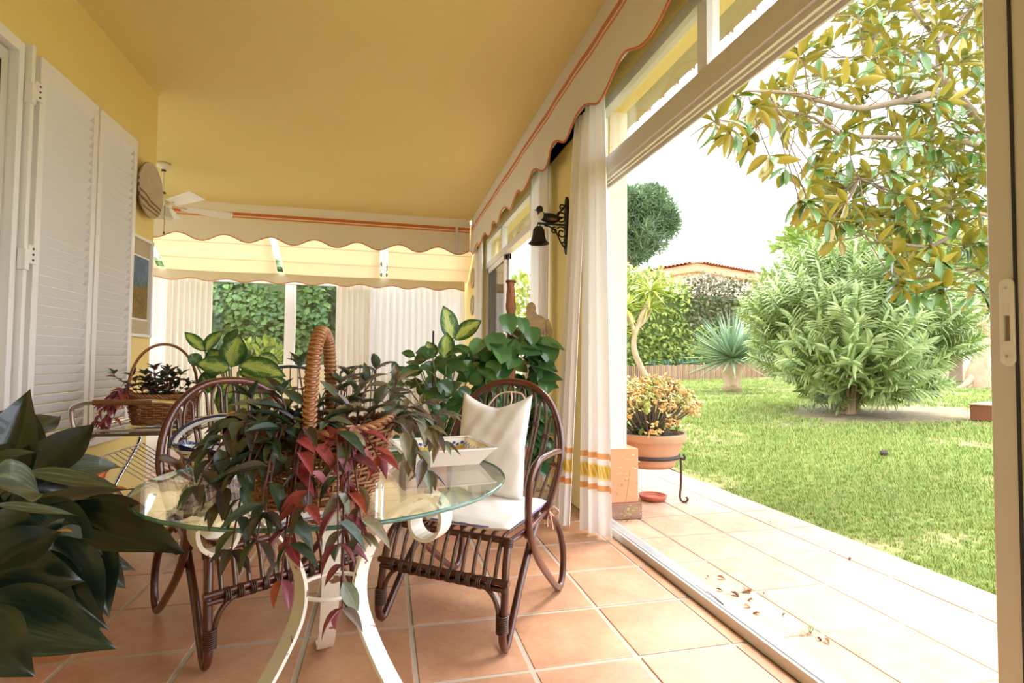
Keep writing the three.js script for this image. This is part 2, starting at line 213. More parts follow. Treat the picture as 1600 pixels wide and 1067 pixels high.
// ---------- shutter ----------
{
  const s = thing('louvred_shutter', 'white louvred double shutter folded against the yellow wall', 'shutter', [LX + .035, 0, 0]);
  const y0 = .50, y1 = 2.71, panels = [[-3.345, -3.94], [-3.96, -4.50]];
  panels.forEach(([za, zb], pi) => {
    const p = part('panel_frame', [rb(-.018, .018, y0, y1, za - .05, za), rb(-.018, .018, y0, y1, zb, zb + .05), rb(-.018, .018, y1 - .085, y1, zb + .05, za - .05), rb(-.018, .018, y0, y0 + .09, zb + .05, za - .05)], M.white, s);
    const n = 37, g = new RoundedBoxGeometry(.006, .064, za - zb - .102, 1, .002); g.rotateZ(-.62);
    for (let i = 0; i < n; i++) { const m = new THREE.Mesh(g, M.white); m.name = 'slat'; m.position.set(-.002, y0 + .09 + (i + .55) * (y1 - y0 - .175) / n, (za + zb) / 2); p.add(m); }
  });
  part('backing_rail', [rb(-.03, -.022, y0, y1, -3.335, -3.31)], M.alu, s);
  for (const y of [2.5, 1.62, .8]) { const h = part('hinge', [rb(.012, .026, y - .05, y + .05, -3.36, -3.29, .003), rb(-.004, .034, y - .09, y + .02, -3.285, -3.25, .003)], M.white, s); part('screw', [-.03, 0, .03].map((d) => new THREE.CylinderGeometry(.006, .006, .004, 8).rotateZ(Math.PI / 2).translate(.028, y + d, -3.325)), M.black, h); }
  part('side_post', [rb(-.02, .022, y0 - .1, y1 + .02, -3.29, -3.262)], M.white, s);
}
// ---------- picture, wall plates ----------
{
  const art = tex(256, 512, (u, v) => { const n = fbm(u, v, 6, 71, 5), m = fbm(u, v * 1.0, 20, 72, 3), hzn = .52 + (fbm(u, .3, 5, 73, 3) - .5) * .1; if (v > hzn + .12) return [.33 + n * .16, .41 + n * .16, .50 + n * .14]; if (v > hzn) return [.27 + m * .22, .36 + m * .2, .38 + m * .2]; const f = fbm(u * 1, v, 32, 74, 3); return [.34 + f * .26 + n * .1, .30 + f * .22 + n * .05, .16 + f * .14]; });
  const t = thing('framed_picture', 'tall white framed landscape picture of a field on the yellow wall', 'picture', [LX, 0, 0]);
  const z0 = -4.89, z1 = -4.50, y0 = 1.24, y1 = 2.02;
  part('frame', [rb(0, .035, y0, y1, z0, z0 + .022), rb(0, .035, y0, y1, z1 - .022, z1), rb(0, .035, y1 - .022, y1, z0, z1), rb(0, .035, y0, y0 + .022, z0, z1)], M.white, t);
  part('mat_board', bx(0, .012, y0 + .02, y1 - .02, z0 + .02, z1 - .02), std({ color: lin(.52, .44, .27), roughness: .9 }), t);
  part('inner_mat', bx(.012, .015, y0 + .13, y1 - .145, z0 + .035, z1 - .06), M.white, t);
  const pg = new THREE.PlaneGeometry(z1 - z0 - .12, y1 - y0 - .3).rotateY(Math.PI / 2).translate(.017, (y0 + y1) / 2 - .007, (z0 + z1) / 2 - .012); part('print', pg, std({ map: art, roughness: .8 }), t);
}
{
  const plateTex = tex(256, 256, (u, v) => { const y = v + .09 * Math.sin(u * 5 + 1.2) + (u - .5) * .5, n = fbm(u, v, 8, 81, 4) * .1; for (const [c, w] of [[.30, .03], [.42, .024], [.17, .022]]) if (Math.abs(y - c) < w) return [.42 + n, .30 + n, .20 + n]; return [.71 + n, .64 + n, .52 + n]; });
  const disc = (r, d) => { const g = lathe([[0, 0], [r * .6, .0], [r, d], [r * .99, d + .012], [r * .58, .014], [0, .014]], 40); const p = g.attributes.position, u = g.attributes.uv; for (let i = 0; i < p.count; i++) u.setXY(i, p.getX(i) / (2 * r) + .5, .5 - p.getZ(i) / (2 * r)); return g; };
  const p = single('wall_plate', disc(.22, .055).rotateX(Math.PI / 2).rotateY(Math.PI / 2), std({ map: plateTex, roughness: .45 }), 'large beige wall plate with brown wavy stripes beside the shutter', 'plate'); p.position.set(LX + .002, 2.40, -4.72);
  const pm = std({ map: tex(128, 128, (u, v) => { const r = Math.hypot(u - .5, v - .5), n = fbm(u, v, 6, 82, 4) * .2; return r > .36 ? [.55 + n, .47 + n, .3 + n] : [.68 + n, .6 + n, .42 + n]; }), roughness: .5 });
  [[2.42, 'upper small plate hung on the far corner pillar'], [1.98, 'lower small plate hung on the far corner pillar']].forEach(([y, l]) => { const q = single('wall_plate', disc(.165, .04).rotateX(-Math.PI / 2).rotateY(Math.PI / 2).rotateY(Math.PI).scale(1, 1, 1), pm, l, 'plate', 'small plates on the far pillar'); q.rotation.y = Math.PI; q.position.set(WX - .002, y, -8.55); });
}
// ---------- ceiling fan ----------
{
  const t = thing('ceiling_fan', 'white ceiling fan with light shade and pull chain', 'fan', [-2.49, CY, -6.7], 0);
  part('canopy', lathe([[0, 0], [.07, 0], [.065, -.05], [.03, -.07], [0, -.07]], 24), M.white, t); part('rod', [rod([0, -.06, 0], [0, -.36, 0], .013)], M.white, t); part('collar', lathe([[0, -.075], [.022, -.075], [.022, -.095], [0, -.095]], 16), M.black, t); part('collar', lathe([[0, -.33], [.028, -.33], [.028, -.36], [0, -.36]], 16), M.black, t);
  part('motor', lathe([[0, -.22], [.07, -.225], [.12, -.26], [.125, -.31], [.09, -.345], [0, -.35]], 28).translate(0, -.14, 0), M.white, t);
  for (let i = 0; i < 5; i++) { const a = .50 + i * 1.2566; const b = new THREE.Shape(); b.moveTo(.19, -.06); b.lineTo(.70, -.085); b.quadraticCurveTo(.74, 0, .70, .085); b.lineTo(.19, .06); const g = new THREE.ExtrudeGeometry(b, { depth: .008, bevelEnabled: true, bevelSize: .002, bevelThickness: .002, bevelSegments: 1 }).rotateX(Math.PI / 2 - .28).translate(0, -.47, 0).rotateY(a); const bl = part('blade', g, M.white, t); part('blade_iron', rb(.09, .24, -.485, -.477, -.018, .018).rotateY(a), std({ color: lin(.6, .45, .2), metalness: .9, roughness: .35 }), bl); }
  part('light_shade', lathe([[.02, -.36], [.04, -.365], [.06, -.42], [.095, -.49], [.09, -.49], [.055, -.42], [.02, -.375]], 24).translate(.03, -.14, .02), phy({ color: lin(.85, .84, .8), roughness: .5, transmission: .3, thickness: 0 }), t);
  part('pull_chain', [rod([.06, -.5, .1], [.06, -.8, .1], .003, 5), new THREE.SphereGeometry(.011, 8, 8).scale(1, 1.8, 1).translate(.06, -.815, .1)], std({ color: lin(.2, .1, .05), roughness: .5 }), t);
}
// ---------- valances ----------
const valTex = (() => { const c = document.createElement('canvas'); c.width = 16; c.height = 512; const g = c.getContext('2d'); g.fillStyle = '#efe7d6'; g.fillRect(0, 0, 16, 512); const H = (m) => m / .6 * 512; g.fillStyle = '#d67c44'; g.fillRect(0, H(.13), 16, H(.042)); g.fillStyle = '#e08f58'; g.fillRect(0, H(.188), 16, H(.022)); const t = new THREE.CanvasTexture(c); t.colorSpace = THREE.SRGBColorSpace; t.wrapS = THREE.RepeatWrapping; return t; })();
const valMat = phy({ map: valTex, roughness: .95, transmission: .22, thickness: 0, bumpMap: weave, bumpScale: .0004 });
const lowMat = phy({ color: lin(.74, .66, .48), roughness: .95, transmission: .25, thickness: 0 });
function valance(name, label, P, len, top, drop, amp, period, phase, m, puck = 0) { // P(s,y,off) -> Vector3
  const t = thing(name, label, 'valance'), n = Math.round(len / period * 20);
  const hem = (s) => top - drop + amp * Math.cos((s - phase) / period * 6.2832);
  const off = (s, v) => v * puck * (Math.sin(s * 5.3) + .6 * Math.sin(s * 13.1 + 1)) + .012 * v;
  part('cloth', [sheet(n, 6, (u, v) => P(u * len, lerp(top, hem(u * len), v), off(u * len, v)), (u, v) => [u * len, 1 - (v * (top - hem(u * len))) / .6]), sheet(n, 1, (u, v) => P(u * len, lerp(top, hem(u * len), v), off(u * len, v) - .006), (u, v) => [u * len, 1 - (v * (top - hem(u * len))) / .6])], m, t);
  const pts = []; for (let i = 0; i <= n; i++) { const s = i / n * len; pts.push(P(s, hem(s), off(s, 1) + .002)); } part('hem_trim', tube(pts, .0075, n * 2, 5), M.piping, t);
  return t;
}
valance('window_valance', 'long striped valance with wavy orange hem above the garden doors', (s, y, o) => V(1.262 - o, y, 1.4 - s), 9.55, CY, .545, .05, .61, 1.4 + 3.3, valMat, .01);
valance('window_valance', 'striped valance with wavy orange hem across the far end ceiling', (s, y, o) => V(-4.7 + s, y, -8.18 + o), 5.94, CY, .51, .048, .60, .06, valMat, .006);
valance('window_valance', 'small plain scalloped valance along the foot of the lit awning', (s, y, o) => V(-4.7 + s, y, FZ + .34 + o), 6.04, 2.50, .17, .022, .52, .1, lowMat, .004);
{ const t = single('gap_strip', [rb(-.022, .022, 2.73, 3.14, 0, .012).translate(1.03, 0, -8.13)], M.cloth, 'narrow pale strip added in place of a gap at right of the far valance', 'gap strip'); }  // added pale strip stands in for the yellowish gap between valance pieces
// ---------- lit awning panels of the lean-to ----------
{
  const m = phy({ color: lin(.80, .63, .36), roughness: .95, transmission: .25, thickness: 0, bumpMap: weave, bumpScale: .0004 });
  const spans = [[-4.9, -3.50, 'leftmost'], [-3.40, -1.75, 'second'], [-1.65, -.12, 'third'], [0, 1.39, 'rightmost']];
  spans.forEach(([a, b, w]) => {
    const t = thing('awning_panel', `${w} of the four sagging cream awning panels under the glazed roof`, 'awning', [0, 0, 0], 0, 'cream awning panels');
    part('cloth', sheet(12, 30, (u, v) => { const k = v * 4, f = k - Math.floor(Math.min(k, 3.999)); const sag = .055 * Math.sin(Math.PI * Math.min(1, f)) * (.7 + .3 * Math.sin(Math.PI * u)); return V(lerp(a, b, u), lerp(3.20, 2.46, v) - sag, lerp(-8.22, FZ + .27, v)); }), m, t);
    for (let k = 0; k <= 4; k++) part('batten', rod([a, lerp(3.20, 2.46, k / 4) + .006, lerp(-8.22, FZ + .27, k / 4)], [b, lerp(3.20, 2.46, k / 4) + .006, lerp(-8.22, FZ + .27, k / 4)], .008, 6), M.white, t);
  });
}
// ---------- curtains ----------
function curtain(label, P, H, folds, amp, m, seedN, nv = 14) { // P(u,v)-> base point, v 0 bottom..1 top ; returns mesh
  RS(seedN); const ph = RR(0, 6), k1 = RR(.8, 1.2);
  const n = folds * 12; const base = (u, v) => P(u, v);
  const f = (u, v) => { const p = base(u, v), e = .002, q = base(Math.min(1, u + e), v), q0 = base(Math.max(0, u - e), v); const tx = q.x - q0.x, tz = q.z - q0.z, L = Math.hypot(tx, tz) || 1; const w = Math.sin(u * folds * 6.2832 + ph + .5 * Math.sin(u * 9 + v * 1.5)) * (.75 + .25 * Math.sin(u * folds * 2.1 * k1 + ph)) + .12 * Math.sin(u * folds * 12.566 + 1 + v); const a = amp * (v > .97 ? .55 : 1); return V(p.x - tz / L * w * a, p.y, p.z + tx / L * w * a); };
  let len = 0; { let pr = f(0, .3); for (let i = 1; i <= n; i++) { const c = f(i / n, .3); len += c.distanceTo(pr); pr = c; } }
  const g = sheet(n, nv, f, (u, v) => [u * len, v * H]);
  const o = part('curtain', g, m); tag(o, label, 'curtain'); return o;
}
const bandTex = (() => { const c = document.createElement('canvas'); c.width = 256; c.height = 1024; const g = c.getContext('2d'); const H = (y) => 1024 - y / 2.8 * 1024; g.fillStyle = '#fbf9f6'; g.fillRect(0, 0, 256, 1024); const bar = (y0, y1, col) => { g.fillStyle = col; g.fillRect(0, H(y1), 256, H(y0) - H(y1)); }; bar(.265, .30, '#e9ab70'); bar(.335, .425, '#f0dfa0'); bar(.46, .495, '#ecb47e'); g.fillStyle = '#e0bf45'; for (let i = -1; i < 16; i++) { g.beginPath(); g.moveTo(i * 16, H(.345)); g.lineTo(i * 16 + 9, H(.345)); g.lineTo(i * 16 + 21, H(.415)); g.lineTo(i * 16 + 12, H(.415)); g.fill(); } const t = new THREE.CanvasTexture(c); t.colorSpace = THREE.SRGBColorSpace; t.wrapS = THREE.RepeatWrapping; t.repeat.set(2.5, 1 / 2.8); return t; })();
const bandMat = phy({ map: bandTex, roughness: .95, transmission: .22, thickness: 0, side: THREE.DoubleSide });
const sheer = phy({ color: lin(.93, .92, .93), roughness: .95, transmission: .34, thickness: 0 });
const lined = phy({ color: lin(.88, .83, .74), roughness: .95, transmission: .28, thickness: 0 });
curtain('white curtain with orange and yellow bands drawn back beside the open door', (u, v) => V(lerp(lerp(1.35, 1.225, u), lerp(1.335, 1.30, u), v), .02 + v * 2.80, lerp(lerp(-3.0, -3.21, u), lerp(-3.1, -3.36, u), v)), 2.8, 3, .034, bandMat, 3);
curtain('narrow banded curtain fold behind the near white curtain', (u, v) => V(lerp(lerp(1.17, 1.10, u), lerp(1.33, 1.29, u), v), .02 + v * 2.80, lerp(lerp(-3.27, -3.42, u), lerp(-3.40, -3.55, u), v)), 2.8, 3, .02, bandMat, 4);
curtain('cream curtain between the bell bracket and the second garden door', (u, v) => V(1.325, .02 + v * 2.8, lerp(-4.30, -4.84, u)), 2.8, 6, .03, bandMat, 5);
curtain('cream curtain at the far side of the second garden door', (u, v) => V(1.325, .02 + v * 2.8, lerp(-7.45, -8.15, u)), 2.8, 6, .03, bandMat, 6);
curtain('sheer white curtain at the left of the far window', (u, v) => V(lerp(-4.6, -3.28, u), .05 + v * 2.33, FZ + .16), 2.33, 12, .03, sheer, 7);
curtain('cream lined curtain beside the ivy view at the far window', (u, v) => V(lerp(-3.4, -2.75, u), .05 + v * 2.33, FZ + .22), 2.33, 8, .03, lined, 8);
curtain('cream lined curtain right of the window catch at the far end', (u, v) => V(lerp(-.84, -.28, u), .05 + v * 2.33, FZ + .22), 2.33, 6, .035, lined, 9);
curtain('wide sheer white curtain at the right of the far window', (u, v) => V(lerp(-.36, 1.36, u), .05 + v * 2.33, FZ + .16), 2.33, 16, .028, sheer, 10);
{ const t = single('curtain_rail', [rod([1.31, 2.86, -8.2], [1.31, 2.86, 1.3], .012)], M.white, 'white curtain rail behind the long valance', 'curtain rail'); }
{ const t = single('curtain_rail', [rod([-4.8, 2.405, FZ + .19], [1.38, 2.405, FZ + .19], .01)], M.white, 'white curtain rail across the far window', 'curtain rail'); }
// ---------- bell bracket with duck ----------
{
  const t = thing('bell_bracket', 'black wrought iron wall bell with duck figure on the yellow pillar', 'bell', [WX, 2.165, -4.0]);
  const iron = std({ color: lin(.022, .022, .024), roughness: .5, metalness: .4 });
  const sh = new THREE.Shape(); sh.moveTo(0, -.23); sh.lineTo(.022, -.2); sh.lineTo(.018, -.16); sh.lineTo(.03, -.13); sh.lineTo(.03, .13); sh.lineTo(.018, .16); sh.lineTo(.022, .2); sh.lineTo(0, .23); sh.lineTo(-.022, .2); sh.lineTo(-.018, .16); sh.lineTo(-.03, .13); sh.lineTo(-.03, -.13); sh.lineTo(-.018, -.16); sh.lineTo(-.022, -.2);
  part('wall_plate', new THREE.ExtrudeGeometry(sh, { depth: .018, bevelEnabled: true, bevelSize: .003, bevelThickness: .003, bevelSegments: 1 }).rotateY(-Math.PI / 2).translate(-.004, 0, 0), iron, t);
  part('arm', rb(-.255, -.01, -.005, .012, -.008, .008), iron, t);
  const spir = (cx, cy, r, a0, turns, s) => { const p = []; for (let i = 0; i <= 24; i++) { const q = i / 24, a = a0 + s * q * turns * 6.2832, rr = r * (1 - .75 * q); p.push([cx + Math.cos(a) * rr, cy + Math.sin(a) * rr, 0]); } return tube(p, .0065, 40, 5); };
  part('scroll', [spir(-.06, .07, .045, -2, 1.3, 1), spir(-.055, -.06, .05, 2.4, 1.3, -1), spir(-.05, .15, .025, -1.5, 1.2, -1), spir(-.035, -.145, .03, 1.6, 1.2, -1), spir(-.115, -.045, .028, 1.2, 1.2, 1), tube([[-.02, -.19, 0], [-.06, -.14, 0], [-.1, -.06, 0], [-.15, -.02, 0], [-.2, -.01, 0]], .007, 20, 5), tube([[-.02, .19, 0], [-.045, .13, 0], [-.09, .09, 0], [-.1, .03, 0]], .007, 16, 5)], iron, t);
  const duckBody = new THREE.SphereGeometry(1, 20, 14).scale(.088, .04, .035).rotateZ(-.06).translate(-.155, .052, 0);
  const duck = part('duck', [duckBody, new THREE.SphereGeometry(.029, 14, 12).translate(-.238, .115, 0), tube([[-.212, .06, 0], [-.232, .085, 0], [-.238, .115, 0]], (q) => lerp(.032, .02, q), 10, 10), new THREE.ConeGeometry(.012, .03, 8).rotateZ(Math.PI / 2).scale(1, .6, 1).translate(-.275, .108, 0), new THREE.ConeGeometry(.024, .07, 8).rotateZ(-1.3).scale(1, .6, 1).translate(-.055, .062, 0)], iron, t);
  part('breast_patch', new THREE.SphereGeometry(.034, 12, 10).scale(.75, 1, 1.05).translate(-.228, .066, 0), std({ color: lin(.8, .78, .75), roughness: .6 }), duck); part('wing_patch', new THREE.SphereGeometry(1, 14, 10).scale(.055, .016, .037).translate(-.14, .038, 0), std({ color: lin(.33, .14, .06), roughness: .6 }), duck);
  part('bell', [lathe([[0, -.02], [.03, -.025], [.045, -.05], [.05, -.10], [.062, -.135], [.083, -.155], [.08, -.16], [.055, -.135], [.04, -.09], [0, -.05]], 28).translate(-.245, 0, 0), new THREE.TorusGeometry(.012, .004, 6, 12).translate(-.245, -.012, 0)], iron, t);
  part('clapper', [new THREE.SphereGeometry(.014, 10, 8).translate(-.245, -.158, 0)], iron, t);
}
// ---------- rattan chairs ----------
const rattanTex = tex(128, 128, (u, v) => { const n = fbm(u, v, 6, 91, 5), s = fbm(u * .5, v, 32, 92, 2); const k = clamp(n * 1.1 + (s - .5) * .5 - .1, 0, 1); return [lerp(.19, .46, k), lerp(.06, .20, k), lerp(.035, .10, k)]; });
const rattan = phy({ map: rattanTex, roughness: .3, clearcoat: .6, clearcoatRoughness: .15 }), cane = phy({ color: lin(.085, .026, .012), roughness: .28, clearcoat: .6, clearcoatRoughness: .15 });
const bindMat = phy({ color: lin(.06, .02, .01), roughness: .45, clearcoat: .3 });
function ringAt(p, d, r, n = 5, gap = .0065, w = .0036) { const out = []; const q = new THREE.Quaternion().setFromUnitVectors(V(0, 0, 1), d.clone().normalize()); for (let i = 0; i < n; i++) { const g = new THREE.TorusGeometry(r, w, 5, 12); g.applyQuaternion(q); const o = d.clone().normalize().multiplyScalar((i - (n - 1) / 2) * gap).add(p); out.push(g.translate(o.x, o.y, o.z)); } return out; }
function buildChair(label, pos, turn) {
  const t = thing('rattan_armchair', label, 'chair', pos, turn, 'rattan chairs at the glass table');
  const hoopAt = (a) => { const c = Math.cos(a), s = Math.sin(a); return V(.30 * Math.sign(c) * Math.pow(Math.abs(c), .85), .62 + .355 * s, -.30 - .10 * s); };
  const hoopPts = [V(-.24, .36, -.235), V(-.275, .48, -.265)]; for (let i = 0; i <= 16; i++) hoopPts.push(hoopAt(Math.PI - i / 16 * Math.PI)); hoopPts.push(V(.275, .48, -.265), V(.24, .36, -.235));
  part('back_hoop', tube(hoopPts, .0165, 90, 9), rattan, t);
  // fan of bent canes, each an inverted U whose legs meet the neighbours'
  const N = 9;
  for (let i = 0; i < N; i++) {
    const xa = lerp(-.245, .245, i / N), xb = lerp(-.245, .245, (i + 1) / N), top = (x) => { const q = clamp(x / .292, -1, 1); const s = Math.sqrt(Math.max(0, 1 - q * q)); return V(x, .60 + .355 * s, -.295 - .10 * s); };
    const A = top(xa * 1.12), B = top(xb * 1.12), C = top((xa + xb) / 2 * 1.12); C.y += .012; A.y -= .07; B.y -= .07; const k = .86;
    const P = (x, tp, q) => V(lerp(x * .88, tp.x, q), lerp(.40, tp.y, q), lerp(-.225, tp.z, q));
    const e = .0095; A.x += e; B.x -= e;
    part('back_cane', tube([P(xa + e * 1.1, A, 0), P(xa + e * 1.1, A, .5), P(xa + e, A, .93), A.clone().lerp(C, .3).add(V(0, .035, 0)), C, B.clone().lerp(C, .3).add(V(0, .035, 0)), P(xb - e, B, .93), P(xb - e * 1.1, B, .5), P(xb - e * 1.1, B, 0)], .0068, 46, 6), cane, t);
    if (i > 0) { const m = A.clone(); m.x -= e; part('cane_tie', ringAt(V(lerp(xa * .88, m.x, .86), lerp(.4, m.y, .86), lerp(-.225, m.z, .86)), V(m.x * .1, .8, -.2), .015, 3), bindMat, t); }
  }
  part('back_rail', [tube([[-.26, .405, -.235], [0, .405, -.245], [.26, .405, -.235]], .013, 12, 7), tube([[-.285, .60, -.275], [-.255, .60, -.27]], .011, 4, 6), tube([[.285, .60, -.275], [.255, .60, -.27]], .011, 4, 6)], rattan, t);
  for (const s of [-1, 1]) {
    part('front_leg', tube([[s * .262, .40, .195], [s * .272, .31, .238], [s * .28, .16, .268], [s * .28, .055, .28], [s * .28, .0175, .252], [s * .279, .055, .215], [s * .272, .19, .105], [s * .262, .32, -.03], [s * .25, .405, -.15]], .0155, 60, 9), rattan, t);
    part('arm', tube([[s * .292, .655, -.315], [s * .305, .672, -.22], [s * .312, .678, -.10], [s * .312, .668, .02], [s * .308, .615, .085], [s * .302, .50, .098], [s * .297, .39, .07], [s * .292, .26, -.03], [s * .288, .12, -.19], [s * .284, .035, -.305], [s * .283, .0175, -.345], [s * .282, .05, -.385], [s * .278, .17, -.405], [s * .265, .30, -.36], [s * .245, .395, -.245]], .0155, 110, 9), rattan, t);
    part('side_rail', tube([[s * .268, .388, .19], [s * .272, .39, 0], [s * .25, .395, -.24]], .0125, 14, 7), rattan, t);
    part('leg_bracket', tube([[s * .13, .238, .266], [s * .195, .234, .268], [s * .235, .205, .27], [s * .258, .15, .272], [s * .266, .085, .278]], .009, 20, 6), cane, t);
    part('leg_binding', [...ringAt(V(s * .275, .115, .275), V(0, 1, 0), .021, 9, .0075), ...ringAt(V(s * .264, .385, .205), V(0, .7, -.3), .019, 5), ...ringAt(V(s * .29, .385, .06), V(1, 0, 0), .02, 4)], bindMat, t);
  }
  part('front_rail', [tube([[-.27, .388, .192], [.27, .388, .192]], .0135, 4, 8)], rattan, t);
  part('apron_bar', [tube([[-.295, .258, .262], [.295, .258, .262]], .0125, 4, 8), tube([[-.285, .233, .264], [.285, .233, .264]], .0115, 4, 8)], rattan, t);
  const rings = []; for (let i = 0; i < 11; i++) rings.push(...ringAt(V(-.22 + i * .044, .246, .263), V(1, 0, 0), .0225, 3, .007, .0032)); part('apron_binding', rings, bindMat, t);
  for (let i = 0; i < 11; i++) { const x = lerp(-.235, .235, i / 10); part('seat_cane', tube([[x, .398, -.225], [x, .405, 0], [x, .405, .14], [x, .398, .188], [x, .36, .22], [x, .31, .242], [x, .25, .262]], .0085, 26, 6), cane, t); }
  return t;
}
const chairR = [.382, 0, -2.323], turnR = -.656, chairL = [-.495, 0, -2.43], turnL = .585;
buildChair('dark rattan armchair with white back cushion, right of the table', chairR, turnR);
buildChair('dark rattan armchair behind the table near the trolley', chairL, turnL);
function pillow(w, d, h, o = {}) { const { ears = 0, sag = 0, seedN = 1, taper = 0, n = 26 } = o; RS(seedN); const a = RR(0, 6), b = RR(0, 6);
  const f = (sgn) => (u, v) => { const s = u * 2 - 1, q = v * 2 - 1; const e = Math.pow(Math.max(0, (1 - Math.pow(Math.abs(s), 5)) * (1 - Math.pow(Math.abs(q), 5))), .5); const corner = Math.abs(s * q); let x = s * w / 2 * (1 + ears * (corner - .55) * .5 + taper * q), z = q * d / 2 * (1 + ears * (corner - .55) * .5) - (q > 0 ? sag * (1 - s * s) * q : 0); const wr = .045 * Math.sin(s * 7 + q * 3 + a) * Math.sin(q * 6 + b) + .035 * Math.sin(s * 13 - q * 8 + b); return V(x, sgn * h / 2 * e * (1 + wr) + .004 * Math.sin(s * 9 + a) * (1 - e), z); };
  const A = sheet(n, n, f(1)), B = sheet(n, n, f(-1)); const ix = B.index.array; for (let i = 0; i < ix.length; i += 3) { const k = ix[i]; ix[i] = ix[i + 1]; ix[i + 1] = k; } B.computeVertexNormals(); return merge([A, B]); }
function chairCushion(name, label, pos, turn, g, m) { const o = single(name, g, m, label, 'cushion'); o.position.set(...pos); o.rotation.y = turn; return o; }
const seatPad = () => pillow(.53, .46, .055, { seedN: 4, taper: .03 }).translate(0, .436, -.02);
for (const [p, t, l] of [[chairR, turnR, 'white seat pad of the right rattan armchair'], [chairL, turnL, 'white seat pad of the rattan armchair behind the table']]) {
  const c = thing('seat_cushion', l, 'cushion', p, t, 'white seat pads'); part('pad', seatPad(), M.cushion, c);
  const e = []; for (let i = 0; i <= 40; i++) { const a = i / 40 * 6.2832, cx = Math.cos(a), sz = Math.sin(a); const k = Math.pow(Math.pow(Math.abs(cx), 6) + Math.pow(Math.abs(sz), 6), -1 / 6); e.push([cx * k * .262, .434, -.02 + sz * k * .228]); } part('edge_piping', tube(e.slice(0, 40), .0045, 120, 5, true), std({ color: lin(.20, .17, .34), roughness: .9 }), c);
}
{ const b = thing('back_cushion', 'white cushion with pointed corners propped against the right armchair back', 'cushion', chairR, turnR); const g = pillow(.36, .47, .085, { ears: .16, sag: .055, seedN: 8, taper: -.02, n: 34 }); g.rotateX(-Math.PI / 2 - .0).rotateY(0); g.rotateX(-.26).translate(-.005, .69, -.185); part('pad', g, M.cushion, b); }
{ const t = thing('cushion_tie', 'pink ribbon bow tied at the rear corner of the right armchair', 'ribbon', chairR, turnR); const m = std({ color: lin(.75, .40, .30), roughness: .8 }); part('bow', [tube([[.265, .40, -.235], [.29, .42, -.23], [.315, .40, -.235], [.29, .375, -.24], [.27, .395, -.235]], .004, 30, 5), tube([[.27, .395, -.235], [.285, .36, -.22], [.29, .32, -.225]], .004, 12, 5), tube([[.27, .395, -.235], [.262, .35, -.225], [.268, .33, -.22]], .004, 12, 5)], m, t); 
  const t2 = thing('cushion_tie', 'pale ribbon of the back cushion tied to the chair top', 'ribbon', chairR, turnR); part('bow', [tube([[-.1, .84, -.31], [-.05, .91, -.35], [.02, .925, -.355], [.08, .915, -.352], [.12, .85, -.32]], .0045, 24, 5), tube([[.02, .925, -.35], [.03, .89, -.335], [.025, .84, -.32]], .0045, 10, 5)], std({ color: lin(.78, .55, .40), roughness: .8 }), t2); }
// ---------- glass table ----------
const TC = V(-.139, 0, -1.65), TY = .74, TR = .5;
{
  const t = thing('glass_table', 'round glass table on white scrolled metal legs', 'table', [TC.x, 0, TC.z]);
  const pane = phy({ color: lin(.95, .985, .97), roughness: 0, transmission: 1, thickness: 0, ior: 1.52 });
  const top = part('glass_top', [new THREE.CircleGeometry(TR - .004, 96).rotateX(-Math.PI / 2).translate(0, TY, 0), new THREE.CircleGeometry(TR - .004, 96).rotateX(Math.PI / 2).translate(0, TY - .01, 0)], pane, t);
  part('rim', [lathe([[TR - .004, TY], [TR - .001, TY - .002], [TR, TY - .005], [TR - .001, TY - .008], [TR - .004, TY - .01]], 128)], phy({ color: lin(.10, .26, .22), roughness: .08, transmission: .35, thickness: 0, ior: 1.5, clearcoat: 1 }), top, 'green glass edge');
  const wm = phy({ map: tex(256, 256, (u, v) => { const n = fbm(u, v, 12, 95, 4), f = smooth(.74, .76, n); return [lerp(.94, .5, f), lerp(.92, .38, f), lerp(.88, .3, f)]; }), roughness: .4, clearcoat: .2 });
  const pts = [[.53, .008], [.45, .025], [.34, .085], [.23, .185], [.15, .29], [.105, .38], [.10, .46], [.13, .545], [.19, .625], [.255, .69], [.31, .72], [.352, .715], [.378, .68], [.372, .635], [.34, .607], [.302, .612], [.283, .645], [.296, .678], [.325, .685], [.345, .665]];
  const cur = new THREE.CatmullRomCurve3(pts.map(([r, y]) => V(r, y, 0)));
  const n = 90, w = .027, th = .005, P = cur.getSpacedPoints(n), side = (i) => { const a = P[Math.max(0, i - 1)], b = P[Math.min(n, i + 1)]; const d = b.clone().sub(a).normalize(); return V(-d.y, d.x, 0); };
  const rib = sheet(4, n, (u, v) => { const i = Math.round(v * n), q = Math.round(u * 4) % 4, nn = side(i), c = P[i]; const [z, o] = [[-w, -th], [w, -th], [w, th], [-w, th]][q]; return V(c.x + nn.x * o, c.y + nn.y * o, z); }, (u, v) => [u * .3, v * 3]);
  const ribbon = rib.toNonIndexed(); ribbon.computeVertexNormals();
  for (const a of [38, 142, 262]) { const g = ribbon.clone().rotateY(-a * Math.PI / 180); const l = part('leg', g, wm, t); part('foot_pad', new THREE.CylinderGeometry(.016, .016, .008, 12).translate(.515, .004, 0).rotateY(-a * Math.PI / 180), M.rubber, l); }
  part('ring', new THREE.TorusGeometry(.092, .006, 8, 40).rotateX(Math.PI / 2).translate(0, .42, 0), wm, t);
  part('bumper', [38, 142, 262].map((a) => new THREE.CylinderGeometry(.012, .012, .006, 12).translate(.325, TY - .0125, 0).rotateY(-a * Math.PI / 180)), M.rubber, t);
}
